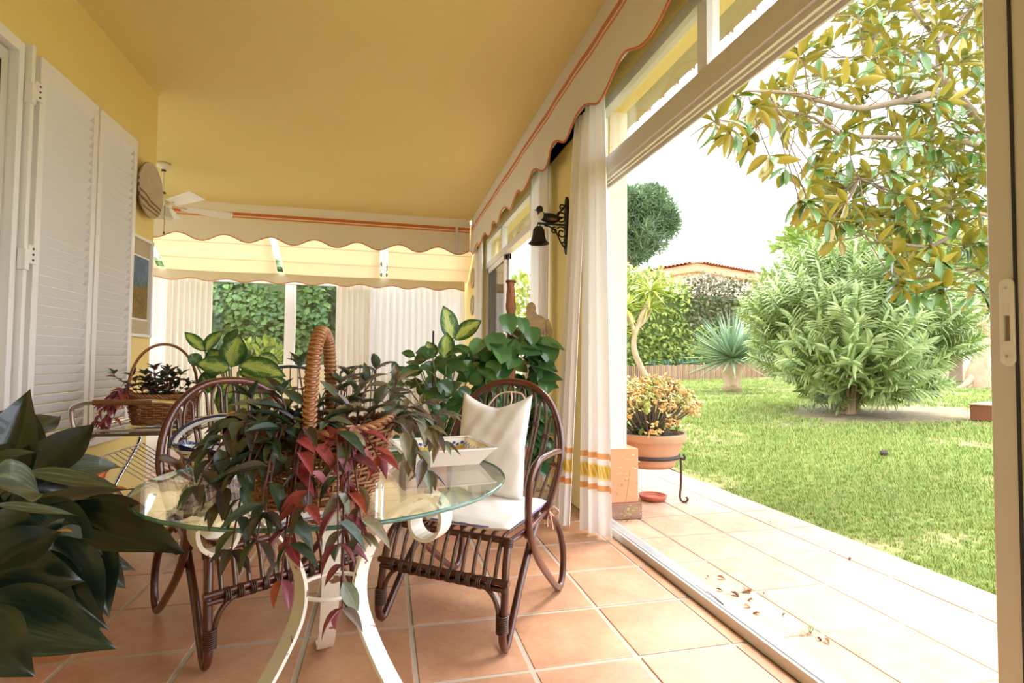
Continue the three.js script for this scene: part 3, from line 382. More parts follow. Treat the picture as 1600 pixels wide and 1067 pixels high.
// ---------- wicker baskets ----------
const wick = (r, g, b) => phy({ map: tex(128, 128, (u, v) => { const n = fbm(u, v, 10, 97, 4); const k = (n - .5) * .5; return [r + k, g + k * .9, b + k * .7]; }), roughness: .45, clearcoat: .25 });
function basket(t, o) { // oval basket, a/b half axes at base and rim, height H
  const { a0, b0, a1, b1, H, rows, stakes, m, r = .0042 } = o;
  const P = (q, v) => { const e = Math.pow(v, .8); return V(Math.cos(q) * lerp(a0, a1, e), v * H + (o.swell || 0) * Math.pow(Math.abs(Math.cos(q)), 3) * v * v, Math.sin(q) * lerp(b0, b1, e)); };
  for (let k = 0; k < rows; k++) { const v = (k + .5) / rows, pts = []; const n = stakes * 2; for (let i = 0; i < n; i++) { const q = i / n * 6.2832, c = P(q, v), off = (((i + k) & 1) ? 1 : -1) * r * 1.15, d = V(Math.cos(q), 0, Math.sin(q)); if (i & 1) pts.push(c); else pts.push(c.addScaledVector(d, (((i >> 1) + k) & 1 ? 1 : -1) * r * 1.3)); } part('weave_strand', tube(pts, r * (H / rows > .012 ? 1.25 : 1), n * 2, 5, true), m, t); }
  const st = []; for (let i = 0; i < stakes; i++) { const q = i / stakes * 6.2832; st.push(tube([P(q, 0), P(q, .5), P(q, 1.02)], r * .8, 4, 5)); } part('stakes', st, m, t);
  const rim = []; for (let s = 0; s < 3; s++) { const pts = []; const n = 72; for (let i = 0; i < n; i++) { const q = i / n * 6.2832, c = P(q, 1), w = q * 18 + s * 2.0944, d = V(Math.cos(q), 0, Math.sin(q)); c.y += Math.sin(w) * r * 1.6 + r; c.addScaledVector(d, Math.cos(w) * r * 1.6); pts.push(c); } rim.push(tube(pts, r * 1.35, 160, 5, true)); } part('rim_braid', rim, m, t);
  part('bottom', new THREE.CylinderGeometry(1, 1, .01, 32).scale(a0, 1, b0).translate(0, .006, 0), m, t);
}
const BA = V(-.162, TY + .001, -1.362);
{
  const t = thing('wicker_basket', 'honey wicker basket with tall wrapped handle on the glass table', 'basket', [BA.x, BA.y, BA.z], .06);
  const m = wick(.62, .41, .25); basket(t, { a0: .125, b0: .10, a1: .182, b1: .135, H: .17, rows: 15, stakes: 30, m, swell: .03 });
  const arch = []; for (let i = 0; i <= 30; i++) { const q = Math.PI * i / 30; const c = Math.cos(q), s = Math.sin(q); arch.push(V(.012 - .018 * c, .12 + .285 * Math.pow(s, .75), .13 * Math.sign(c) * Math.pow(Math.abs(c), .6))); }
  const cur = new THREE.CatmullRomCurve3(arch); const core = part('handle', tube(cur, .0115, 60, 8), m, t);
  const wraps = [], n = 62; for (let i = 0; i < n; i++) { const u = (i + .5) / n, c = cur.getPointAt(u), d = cur.getTangentAt(u); for (const s of [-1, 1]) { const g = new THREE.TorusGeometry(.0125, .0042, 5, 10, 3.3); g.rotateZ(s > 0 ? -1.6 : 1.55); g.rotateX(s * .0).rotateY(.55 * s); g.applyQuaternion(orient(d, V(1, 0, 0))); wraps.push(g.translate(c.x, c.y, c.z)); } }
  part('handle_braid', wraps, m, core);
}
const BB = V(-1.335, .672, -3.7);
{
  const t = thing('wicker_basket', 'brown wicker basket with thin arched handle on the trolley', 'basket', [BB.x, BB.y, BB.z], .15);
  const m = wick(.60, .38, .22); basket(t, { a0: .15, b0: .11, a1: .185, b1: .135, H: .17, rows: 12, stakes: 26, m, r: .005 });
  const arch = []; for (let i = 0; i <= 24; i++) { const q = Math.PI * i / 24; arch.push(V(.185 * Math.cos(q), .15 + .34 * Math.pow(Math.sin(q), .8), 0)); } part('handle', tube(arch, .0085, 50, 7), m, t);
}
// ---------- ceramics on the table ----------
{
  const blue = tex(256, 256, (u, v) => { const n = fbm(u, v, 10, 101, 4), w = Math.sin(u * 6.2832 * 7) * .09 + .55; const edge = v > .9 ? 1 : 0; const leafy = n > .56 && v > .12 && v < .8 ? 1 : 0; const dots = Math.abs(v - w) < .03 ? 1 : 0; const k = Math.max(edge, leafy * .85, dots); return [lerp(.93, .10, k), lerp(.93, .15, k), lerp(.94, .42, k)]; });
  const m = phy({ map: blue, roughness: .12, clearcoat: .8, side: THREE.DoubleSide });
  const t = thing('ceramic_basket', 'white and blue glazed ceramic basket dish with arched handle', 'dish', [-.455, TY, -1.70], .25);
  const sc = (q) => 1 + .045 * Math.cos(q * 10);
  const P = (q, v, off) => { const e = .35 + .65 * Math.pow(v, .7); return V(Math.cos(q) * (.125 * e * (v > .7 ? sc(q) : 1) + off), .006 + v * .075 * (v > .9 ? sc(q) : 1) + .02 * v * v * Math.abs(Math.cos(q)), Math.sin(q) * (.085 * e * (v > .7 ? sc(q) : 1) + off)); };
  part('bowl', [sheet(80, 10, (u, v) => P(u * 6.2832, v, 0), (u, v) => [u * 2, v]), sheet(80, 10, (u, v) => P(u * 6.2832, v, -.006).add(V(0, .002, 0)), (u, v) => [u * 2 + .2, v]), new THREE.CylinderGeometry(1, 1, .008, 32).scale(.05, 1, .035).translate(0, .004, 0)], m, t);
  const arch = []; for (let i = 0; i <= 20; i++) { const q = Math.PI * i / 20; arch.push([.125 * Math.cos(q), .085 + .085 * Math.sin(q), 0]); }
  const h = part('handle', tube(arch, .0095, 40, 8), phy({ color: lin(.85, .85, .87), roughness: .12, clearcoat: .8 }), t); part('blue_line', [-1, 1].map((s) => tube(arch.map(([x, y, z]) => [x * 1.04, y * 1.0 + .004, s * .007]), .0045, 40, 5)), phy({ color: lin(.02, .03, .13), roughness: .2, clearcoat: .8 }), h);
}
{
  const pat = (() => { const c = document.createElement('canvas'); c.width = 512; c.height = 128; const g = c.getContext('2d'); g.fillStyle = '#f0ece2'; g.fillRect(0, 0, 512, 128); g.fillStyle = '#dcb84e'; for (let i = 0; i < 8; i++) { g.beginPath(); g.ellipse(i * 64 + 32, 92, 34, 26, 0, 0, 7); g.fill(); } g.fillStyle = '#3d56a0'; for (let i = 0; i < 16; i++) { g.beginPath(); g.arc(i * 32 + 16, 50 + (i & 1) * 14, 11, 0, 7); g.fill(); for (let k = 0; k < 5; k++) { g.beginPath(); g.arc(i * 32 + 16 + 12 * Math.cos(k * 1.26), 50 + (i & 1) * 14 + 12 * Math.sin(k * 1.26), 4, 0, 7); g.fill(); } } g.fillStyle = '#6d7f46'; for (let i = 0; i < 16; i++) { g.beginPath(); g.ellipse(i * 32, 88, 9, 4, .6, 0, 7); g.fill(); } g.fillStyle = '#e0b23c'; g.fillRect(0, 0, 512, 9); g.fillRect(0, 119, 512, 9); const t = new THREE.CanvasTexture(c); t.colorSpace = THREE.SRGBColorSpace; t.wrapS = THREE.RepeatWrapping; return t; })();
  const inside = phy({ map: pat, roughness: .15, clearcoat: .8 }), glaze = phy({ color: lin(.84, .84, .82), roughness: .15, clearcoat: .8 });
  const t = thing('ceramic_tray', 'square white ceramic tray with yellow and blue painted inner sides', 'tray', [.185, TY, -1.83], .16);
  const a = .105, b = .148, H = .055;
  const wall = (k, r0, r1, y0, y1) => sheet(8, 2, (u, v) => { const s = u * 2 - 1, r = lerp(r0, r1, v); return V(s * r, lerp(y0, y1, v), r).applyAxisAngle(V(0, 1, 0), k * Math.PI / 2); }, (u, v) => [u, v]);
  part('outer_side', [0, 1, 2, 3].map((k) => wall(k, a, b, 0, H)), glaze, t); for (let k = 0; k < 4; k++) part('painted_side', wall(k, a - .004, b - .008, .008, H), inside, t);
  part('rim', [0, 1, 2, 3].map((k) => rb(-b, b, H - .004, H + .003, b - .01, b + .004, .003).rotateY(k * Math.PI / 2)), glaze, t); part('bottom', [bx(-a, a, .0, .008, -a, a)], std({ color: lin(.62, .44, .14), roughness: .3 }), t);
}
// ---------- chrome trolley ----------
{
  const t = thing('serving_trolley', 'chrome tube serving trolley with wire rack beside the shuttered wall', 'trolley', [0, 0, 0]);
  const c = M.chrome, x0 = -1.64, x1 = -1.08, z0 = -3.36, z1 = -4.06, y = .655;
  part('top_tray', [rb(x0, x1, y - .012, y + .004, z1, z0, .004)], phy({ color: lin(.10, .075, .05), roughness: .25, clearcoat: .5 }), t);
  part('tray_rail', [tube([[x0, y + .02, z0], [x1, y + .02, z0]], .008, 4), tube([[x0, y + .02, z1], [x1, y + .02, z1]], .008, 4), tube([[x0, y + .02, z0], [x0, y + .02, z1]], .008, 4), tube([[x1, y + .02, z0], [x1, y + .02, z1]], .008, 4)], c, t);
  part('push_handle', tube([[x0 + .03, y - .02, z0 + .02], [x0 + .015, y + .09, z0 + .05], [x0 + .02, y + .15, z0 + .06], [x0 + .07, y + .175, z0 + .065], [x0 + .2, y + .18, z0 + .065], [x1 - .1, y + .18, z0 + .065], [x1 - .03, y + .16, z0 + .06], [x1 - .02, y, z0 + .02]], .013, 60, 9), c, t);
  part('handle_grip', rod([x0 + .12, y + .18, z0 + .065], [x1 - .16, y + .18, z0 + .065], .0165, 10), std({ color: lin(.22, .09, .03), roughness: .4 }), t);
  for (const [x, s] of [[x0 + .04, 0], [x1 - .03, 1]]) {
    part('leg', tube([[x, y - .03, z0 - .12], [x, y - .05, z0 - .02], [x, y - .11, z0 + .0], [x, y - .20, z0 - .08], [x, .30, z0 - .36], [x, .10, z1 + .08], [x, .065, z1 + .02]], .0125, 50, 8), c, t);
    part('leg', tube([[x + .03, y - .03, z1 + .1], [x + .03, y - .10, z1 + .06], [x + .03, .34, z1 + .34], [x + .03, .12, z0 - .05], [x + .03, .07, z0 + .06]], .0125, 50, 8), c, t);
    for (const z of [z0 + .06, z1 + .02]) { const w = part('castor', [new THREE.TorusGeometry(.026, .012, 8, 20).rotateY(Math.PI / 2).translate(x + .015, .038, z)], M.rubber, t); part('hub', [new THREE.CylinderGeometry(.017, .017, .02, 14).rotateZ(Math.PI / 2).translate(x + .015, .038, z), rb(x + .0, x + .03, .05, .08, z - .02, z + .02)], c, w); }
  }
  part('base_loop', tube([[x0 + .07, .12, z0 - .08], [x1 - .05, .12, z0 - .08], [x1 + .03, .125, z0 - .10], [x1 + .05, .18, z0 - .14], [x1 + .02, .24, z0 - .18]], .0125, 40, 8), c, t);
  const wires = []; for (let i = 0; i < 9; i++) { const z = lerp(z0 - .1, z1 + .1, i / 8); wires.push(tube([[x0 + .1, .52, z], [x0 + .14, .49, z], [x1 - .1, .28, z - .03], [x1 - .06, .29, z - .03]], .0035, 14, 5)); } wires.push(tube([[x0 + .1, .52, z0 - .08], [x0 + .1, .52, z1 + .08]], .0045, 4, 5), tube([[x1 - .06, .29, z0 - .1], [x1 - .06, .29, z1 + .06]], .0045, 4, 5), tube([[x0 + .3, .40, z0 - .1], [x0 + .3, .40, z1 + .06]], .0035, 4, 5)); part('wire_rack', wires, M.metalTrack, t);
}
{ const t = single('wooden_box', rb(-1.42, -1.16, .006, .36, -4.40, -4.22, .006), std({ map: tex(128, 128, (u, v) => { const n = fbm(u, v * .3, 12, 111, 4); return [.38 + n * .2, .27 + n * .16, .18 + n * .12]; }), roughness: .6 }), 'brown wooden box on the floor behind the trolley', 'box'); }
// ---------- indoor plants ----------
const leafMat = (r, g, b, o = {}) => phy({ color: lin(r, g, b), roughness: o.rough ?? .45, transmission: o.tr ?? .2, thickness: 0, clearcoat: o.cc ?? .15, ...(o.map ? { map: o.map, color: new THREE.Color(1, 1, 1) } : {}) });
const ribTex = (a, b, s) => tex(64, 128, (u, v) => { const x = Math.abs(u - .5) * 2, n = fbm(u, v, 8, s, 3) - .5, k = clamp(1 - x * 14, 0, 1) + .25 * smooth(.6, 1, Math.sin((v * 22 - x * 6))); return [0, 1, 2].map((i) => lerp(a[i], b[i], clamp(k, 0, 1)) + n * .08); });
const trGeo = [leaf(.080, .029, { nl: 6, droop: .25, fold: .35, peak: .35 }), leaf(.070, .028, { nl: 6, droop: .5, fold: .3, peak: .4 }), leaf(.076, .027, { nl: 6, droop: .05, fold: .45, peak: .33 }), leaf(.064, .028, { nl: 5, droop: .7, fold: .2, peak: .4 })];
const trUp = [leafMat(1, 1, 1, { map: ribTex([.50, .55, .48], [.66, .66, .62], 121), tr: .12 }), leafMat(1, 1, 1, { map: ribTex([.34, .42, .33], [.50, .52, .46], 122), tr: .12 }), leafMat(1, 1, 1, { map: ribTex([.50, .45, .42], [.66, .52, .56], 123), tr: .12 }), leafMat(1, 1, 1, { map: ribTex([.52, .48, .35], [.66, .56, .48], 124), tr: .15 })];
const trDark = [leafMat(1, 1, 1, { map: ribTex([.20, .27, .18], [.3, .33, .26], 125), tr: .1 }), leafMat(1, 1, 1, { map: ribTex([.27, .24, .2], [.42, .26, .30], 126), tr: .1 }), leafMat(1, 1, 1, { map: ribTex([.25, .33, .27], [.38, .42, .38], 127), tr: .1 })];
const trRed = [leafMat(1, 1, 1, { map: ribTex([.62, .24, .26], [.75, .4, .4], 128), tr: .25 }), leafMat(1, 1, 1, { map: ribTex([.55, .26, .34], [.68, .38, .45], 129), tr: .25 }), leafMat(1, 1, 1, { map: ribTex([.66, .30, .22], [.78, .45, .35], 130), tr: .25 })];
const stemMat = std({ color: lin(.13, .045, .055), roughness: .5 });
function trail(t, a, b, n, size, mats, lift, tipRose = 4) {
  const mid = a.clone().lerp(b, .45); mid.y = Math.max(a.y, mid.y) + lift; const q2 = b.clone().lerp(mid, .25); q2.y = Math.min(q2.y, lerp(mid.y, b.y, .45) + .02); q2.x = lerp(mid.x, b.x, .85); q2.z = lerp(mid.z, b.z, .85);
  const c = new THREE.CatmullRomCurve3([a, mid, q2, b]); part('stem', tube(c, (u) => lerp(.0032, .0018, u), 16, 5), stemMat, t);
  for (let i = 0; i < n; i++) { const u = lerp(.28, .97, (i + RR(0, .6)) / n), p = c.getPointAt(u), d = c.getTangentAt(u); const side = new THREE.Vector3().crossVectors(d, V(0, 1, 0)); if (side.lengthSq() < .01) side.set(RR(-1, 1), 0, RR(-1, 1)); side.normalize().applyAxisAngle(d, RR(-.7, .7)); const o = d.clone().multiplyScalar(RR(.35, .9)).addScaledVector(side, (i & 1 ? 1 : -1) * RR(.6, 1)).add(V(RR(-.2, .2), RR(-.35, .15), RR(-.2, .2))); leafMesh('leaf', trGeo[Math.floor(R() * 4)], mats[Math.floor(R() * mats.length)], t, p, o, V(RR(-.4, .4), 1, RR(-.2, .6)), size * RR(.75, 1.15)); }
  const d = c.getTangentAt(1); for (let i = 0; i < tipRose; i++) { const a2 = i / tipRose * 6.28 + RR(0, 1); const o = d.clone().multiplyScalar(.8).add(V(Math.cos(a2) * .8, RR(-.2, .5), Math.sin(a2) * .8)); leafMesh('leaf', trGeo[i % 4], mats[Math.floor(R() * mats.length)], t, b, o, V(RR(-.3, .3), 1, RR(-.3, .3)), size * RR(.6, .95)); }
}
{
  RS(77); const t = thing('trailing_plant', 'trailing purple and grey green plant spilling from the table basket', 'plant');
  const soil = V(BA.x, BA.y + .14, BA.z);
  part('soil', new THREE.CylinderGeometry(1, .9, .03, 28).scale(.155, 1, .115).translate(BA.x, BA.y + .13, BA.z), std({ color: lin(.03, .02, .012), roughness: 1, bumpMap: grain, bumpScale: .01 }), t);
  const S = (f) => V(BA.x + RR(-.12, .12) * f, soil.y, BA.z + RR(-.085, .085) * f);
  const go = (px, py, z, n, mats, lift = .05, size = 1, rose = 4) => { const e = atZ(px, py, z), s = soil.clone().lerp(V(e.x, soil.y, clamp(e.z, BA.z - .09, BA.z + .09)), .55); s.y = soil.y; s.x = clamp(s.x, BA.x - .14, BA.x + .14); s.add(V(RR(-.02, .02), 0, RR(-.02, .02))); trail(t, s, e, n, size, mats, lift, rose); };
  for (const [px, py, z, n] of [[468, 575, -1.42, 4], [440, 618, -1.38, 5], [405, 650, -1.36, 5], [392, 622, -1.45, 4], [556, 612, -1.42, 5], [588, 578, -1.48, 5], [572, 596, -1.45, 5], [612, 625, -1.40, 5], [640, 650, -1.36, 5], [545, 640, -1.3, 5], [512, 662, -1.26, 5], [425, 662, -1.26, 5], [455, 668, -1.23, 5], [530, 600, -1.46, 4], [450, 640, -1.44, 4], [488, 640, -1.46, 4], [545, 590, -1.5, 4]]) go(px, py, z, n, px > 520 ? trUp : [...trUp.slice(0, 2), ...trDark], .03);
  for (const [px, py, z, n, l] of [[660, 632, -1.42, 5, .03], [645, 705, -1.30, 6, .05], [668, 668, -1.36, 5, .04], [622, 596, -1.46, 5, .03], [696, 648, -1.40, 6, .03], [690, 690, -1.36, 6, .05], [668, 735, -1.30, 6, .06]]) go(px, py, z, n, [trUp[2], trUp[3], trUp[0]], l);
  for (const [px, py, z, n, l] of [[352, 668, -1.28, 6, .05], [328, 705, -1.24, 6, .06], [310, 760, -1.19, 7, .06], [345, 785, -1.19, 7, .05], [372, 740, -1.17, 7, .05], [362, 860, -1.125, 8, .06], [398, 720, -1.18, 6, .05], [415, 800, -1.12, 8, .05], [430, 690, -1.2, 5, .04], [470, 735, -1.19, 6, .04]]) go(px, py, z, n, trDark, l);
  for (const [px, py, z, n, l, m] of [[440, 905, -1.10, 8, .04, [...trRed, trDark[1]]], [452, 850, -1.09, 7, .05, [trDark[0], trDark[1], trRed[0]]], [402, 845, -1.10, 7, .05, trDark], [528, 850, -1.09, 7, .04, [trDark[2], trUp[0], trRed[1]]], [566, 835, -1.13, 7, .04, trUp], [590, 712, -1.2, 5, .04, trRed], [545, 770, -1.15, 7, .04, trRed], [480, 790, -1.10, 6, .04, [trDark[1], trRed[0]]], [535, 950, -1.095, 9, .04, [trUp[2], trUp[0], trRed[1]]]]) go(px, py, z, n, m, l, 1, 3);
}
{
  RS(78); const t = thing('trailing_plant', 'dark red leaved plant with pink trails in the trolley basket', 'plant');
  const soil = V(BB.x, BB.y + .14, BB.z); part('soil', new THREE.CylinderGeometry(1, .9, .03, 24).scale(.165, 1, .115).translate(BB.x, BB.y + .13, BB.z), std({ color: lin(.03, .02, .012), roughness: 1 }), t);
  const mats = [leafMat(.10, .075, .06), leafMat(.16, .055, .06), leafMat(.09, .11, .07), trDark[1], trDark[0]];
  for (let i = 0; i < 17; i++) { const a = RR(0, 6.28), r = Math.sqrt(R()); trail(t, V(soil.x + Math.cos(a) * .1 * r, soil.y, soil.z + Math.sin(a) * .07 * r), V(soil.x + Math.cos(a) * .19 * r, soil.y + RR(.06, .2), soil.z + Math.sin(a) * .13 * r), 5, 1.05, mats, .02, 4); }
  for (let i = 0; i < 9; i++) { const e = atZ(RR(150, 190), RR(615, 668), -3.52 + RR(-.05, .03)); trail(t, V(soil.x - .14, soil.y + .02, soil.z + RR(.02, .09)), e, 6, .95, trRed, .05, 4); }
  trail(t, V(soil.x - .1, soil.y, soil.z), atZ(178, 585, -3.6), 5, 1, mats, .02); trail(t, V(soil.x + .1, soil.y, soil.z), atZ(320, 590, -3.7), 5, 1.1, mats, .05);
}
const clay = (s) => std({ map: tileTex(.66, .40, .28, s), roughness: .8, bumpMap: grain, bumpScale: .001 });
const clay1 = clay(141), earth = std({ color: lin(.04, .028, .018), roughness: 1, bumpMap: grain, bumpScale: .01 });
function potOf(t, x, z, y0, r0, r1, H, m) { part('pot', lathe([[0, y0], [r0, y0], [lerp(r0, r1, .85), y0 + H * .84], [r1 * 1.03, y0 + H * .85], [r1 * 1.05, y0 + H], [r1 * .93, y0 + H], [r1 * .9, y0 + H * .9], [0, y0 + H * .88]], 40).translate(x, 0, z), m, t); part('soil', new THREE.CylinderGeometry(r1 * .9, r1 * .9, .01, 28).translate(x, y0 + H * .9, z), earth, t); }
function bigLeaf(t, geoW, m, base, tip, up, root, opt = {}) { const d = tip.clone().sub(base), L = d.length(); const g = leaf(L * 1.04, geoW, { nl: 12, nw: 3, droop: opt.droop ?? .18, fold: opt.fold ?? .18, peak: opt.peak ?? .45, wave: opt.wave ?? .02, tip: opt.tip ?? 1.3 }); d.y += L * (opt.droop ?? .18) * .75; leafMesh('leaf', g, m, t, base, d, up, 1); if (root) part('stalk', tube([root, root.clone().lerp(base, .5).add(V(0, .04, 0)), base], (u) => lerp(.006, .004, u), 12, 6), opt.stalk || leafMat(.07, .11, .03), t); }
{ // broad dark leaves at the near left
  RS(79); const t = thing('aspidistra', 'large dark green broad leaved pot plant in the near left corner', 'plant');
  potOf(t, -1.2, -1.42, 0, .12, .18, .34, clay(142));
  const bt = (a, b, s) => tex(128, 256, (u, v) => { const n = fbm(u * 1, v * .12, 32, s, 3), m = fbm(u, v, 6, s + 1, 3) - .5, x = Math.abs(u - .5); const k = clamp((n - .42) * 3, 0, 1) * .85 + clamp(1 - x * 60, 0, 1) * .5; return [0, 1, 2].map((i) => lerp(a[i], b[i], clamp(k, 0, 1)) + m * .04); });
  const ms = [leafMat(1, 1, 1, { map: bt([.065, .115, .075], [.13, .19, .13], 151), tr: .06, rough: .32, cc: .3 }), leafMat(1, 1, 1, { map: bt([.09, .15, .11], [.18, .26, .20], 152), tr: .06, rough: .32, cc: .3 }), leafMat(1, 1, 1, { map: bt([.24, .28, .18], [.46, .46, .34], 153), tr: .06, rough: .4 }), leafMat(1, 1, 1, { map: bt([.28, .34, .28], [.42, .48, .42], 154), tr: .06, rough: .3, cc: .4 })];
  const root = V(-1.2, .32, -1.42);
  for (const [bx_, by, bz, tx, ty, tz, w, mi, ux, uz, dr] of [
    [-25, 800, -1.42, 47, 612, -1.52, .16, 0, .5, 1, .1], [25, 770, -1.5, 52, 640, -1.62, .13, 0, .8, .8, .1], [40, 765, -1.45, 150, 662, -1.60, .15, 0, .1, .9, .1], [60, 790, -1.5, 128, 690, -1.72, .14, 1, -.3, .7, .15], [-20, 735, -1.3, 60, 705, -1.45, .10, 1, 0, .8, .1],
    [40, 740, -1.35, 186, 765, -1.38, .065, 2, 0, .35, .08], [60, 745, -1.5, 192, 735, -1.6, .12, 3, 0, .5, .25], [30, 800, -1.3, 205, 765, -1.55, .10, 0, .0, .4, .05], [-20, 755, -1.2, 70, 775, -1.3, .14, 2, 0, .9, .2],
    [-10, 790, -1.15, 118, 806, -1.2, .035, 2, 0, .3, .05], [40, 790, -1.35, 132, 880, -1.33, .13, 1, .3, .8, .4], [105, 800, -1.42, 258, 888, -1.36, .17, 0, .2, .7, .35], [110, 820, -1.4, 163, 962, -1.36, .15, 0, .6, .9, .25], [70, 840, -1.32, 142, 1000, -1.3, .16, 0, .6, .9, .3], [75, 860, -1.45, 205, 915, -1.52, .08, 0, .4, .7, .4],
    [-40, 900, -1.12, 100, 832, -1.22, .15, 0, -.2, .9, .15], [-35, 940, -1.15, 156, 1030, -1.12, .15, 1, .15, 1, .15], [-40, 870, -1.25, 60, 985, -1.2, .14, 0, .2, 1, .2], [20, 880, -1.3, 100, 960, -1.27, .12, 0, .3, .9, .3], [-30, 830, -1.2, 60, 850, -1.22, .13, 0, 0, .9, .25], [-60, 960, -1.1, 40, 1060, -1.08, .14, 0, .2, 1, .1],
    [10, 700, -1.55, 95, 650, -1.75, .13, 1, .2, .8, .1], [20, 850, -1.35, 175, 850, -1.45, .12, 0, .1, .6, .3], [60, 800, -1.55, 215, 815, -1.6, .10, 0, .2, .5, .3], [100, 850, -1.4, 185, 930, -1.42, .12, 1, .5, .9, .3], [-20, 900, -1.2, 110, 930, -1.2, .15, 0, .2, .9, .3], [30, 900, -1.32, 125, 1010, -1.3, .13, 0, .5, .9, .2], [-30, 770, -1.35, 40, 690, -1.5, .14, 0, .3, .9, .1], [30, 820, -1.55, 110, 900, -1.5, .14, 0, .4, .8, .2], [0, 700, -1.6, 10, 640, -1.7, .14, 0, .8, 1, .1]]) {
    const b = atZ(bx_, by, bz), e = atZ(tx, ty, tz); bigLeaf(t, w * .74, ms[mi], b, e, V(ux, .55, uz), root.clone().add(V(RR(-.05, .05), 0, RR(-.05, .05))), { droop: dr, fold: .22, wave: .05, peak: .38, tip: .85 });
  }
  for (let i = 0; i < 16; i++) { const b = atZ(RR(0, 95), RR(770, 880), RR(-1.5, -1.3)), e = atZ(RR(20, 190), RR(860, 1000), RR(-1.5, -1.25)); bigLeaf(t, RR(.08, .115), ms[i % 5 === 0 ? 3 : i % 2], b, e, V(RR(-.2, .7), .5, RR(.5, 1)), root, { droop: RR(.2, .4), fold: .28, wave: .05, peak: .36, tip: .8 }); }
  for (let i = 0; i < 6; i++) { const b = atZ(RR(0, 60), RR(740, 800), RR(-1.6, -1.4)), e = atZ(RR(20, 170), RR(660, 780), RR(-1.7, -1.5)); bigLeaf(t, RR(.08, .11), ms[i % 2], b, e, V(RR(-.2, .7), .5, RR(.5, 1)), root, { droop: RR(.1, .3), fold: .28, wave: .05, peak: .36, tip: .8 }); }
  part('withered_tip', [[100, 832, -1.215], [186, 765, -1.375], [33, 757, -1.3]].map(([a, b, z]) => { const p = atZ(a, b, z); return leaf(.03, .014, { droop: .1 }).rotateY(1.4).translate(p.x - .012, p.y + .004, p.z); }), leafMat(.65, .25, .03), t, 'orange withered leaf tip');
}
{
  const t = thing('orange_planter', 'tall orange glazed planter behind the dark leaves', 'planter', [-1.27, 0, -2.5]);
  const m = phy({ color: lin(.62, .12, .025), roughness: .25, clearcoat: .5 });
  part('body', lathe([[0, 0], [.10, 0], [.12, .3], [.155, .58], [.165, .62], [.15, .62], [.135, .56], [0, .54]], 40), m, t);
  part('scalloped_rim', tube(Array.from({ length: 48 }, (_, i) => { const a = i / 48 * 6.2832; return [Math.cos(a) * .162, .62 + .008 * Math.cos(a * 16), Math.sin(a) * .162]; }), .009, 120, 6, true), m, t);
}
const dfTex = (s, pale) => tex(128, 256, (u, v) => { const x = Math.abs(u - .5) * 2, side = fbm(u, v, 6, s, 4); const vein = .5 + .5 * Math.sin((v * 15 - x * 3.2) * 6.2832); const mid = clamp(1 - x * 22, 0, 1); const k = clamp(smooth(1.0, .1, x + (side - .5) * .9) * (.62 + .38 * vein) * smooth(0, .12, v) * smooth(1, .8, v) * pale, 0, 1); return [lerp(lerp(.14, .72, k), .45, mid * .6), lerp(lerp(.32, .78, k), .6, mid * .6), lerp(lerp(.12, .40, k), .25, mid * .6)]; });
const dfM = [leafMat(1, 1, 1, { map: dfTex(161, 1.5), tr: .35 }), leafMat(1, 1, 1, { map: dfTex(162, 1.15), tr: .35 }), leafMat(1, 1, 1, { map: dfTex(163, .35), tr: .3 })];
const stalkM = leafMat(.24, .32, .12);
{
  RS(80); const t = thing('dieffenbachia', 'variegated dieffenbachia with pale centred leaves behind the left armchair', 'plant'); const z = -3.55;
  const c = atZ(365, 690, z); potOf(t, c.x, z, 0, .13, .18, .55, clay1); const root = V(c.x, .52, z);
  for (const [b0, b1, t0, t1, w, mi, dz, ux, uz] of [[320, 549, 286, 520, .075, 1, 0, .2, .9], [321, 549, 346, 517, .10, 0, 0, -.4, 1], [361, 574, 372, 524, .16, 0, .05, 0, 1], [374, 569, 440, 592, .15, 0, .1, .1, .7], [359, 577, 306, 572, .13, 0, .1, -.1, .8], [371, 581, 457, 617, .13, 1, .05, .2, .6], [356, 594, 358, 622, .12, 0, .12, 0, 1], [381, 598, 381, 658, .12, 0, .1, 0, 1], [398, 606, 406, 652, .11, 1, .08, .2, 1], [356, 615, 358, 662, .10, 0, .05, 0, 1], [353, 540, 371, 513, .08, 2, -.1, -.3, .9], [298, 553, 310, 572, .08, 2, 0, .3, 1], [350, 562, 398, 562, .12, 2, -.1, 0, .6], [340, 560, 330, 590, .12, 2, .05, 0, .9], [390, 575, 420, 572, .12, 2, -.1, 0, .5], [330, 580, 322, 615, .11, 2, 0, 0, .9], [385, 590, 430, 630, .12, 2, 0, .2, .8], [402, 560, 436, 570, .12, 0, -.06, 0, .5], [345, 548, 322, 572, .1, 1, .02, 0, .9], [368, 600, 340, 640, .12, 1, .02, 0, 1]])
    bigLeaf(t, w, dfM[mi], atZ(b0, b1, z + dz * .5), atZ(t0, t1, z + dz), V(ux, .5, uz), root.clone().add(V(RR(-.03, .03), 0, RR(-.03, .03))), { droop: .22, fold: .14, wave: .02, peak: .42, tip: 1.2, stalk: stalkM });
}
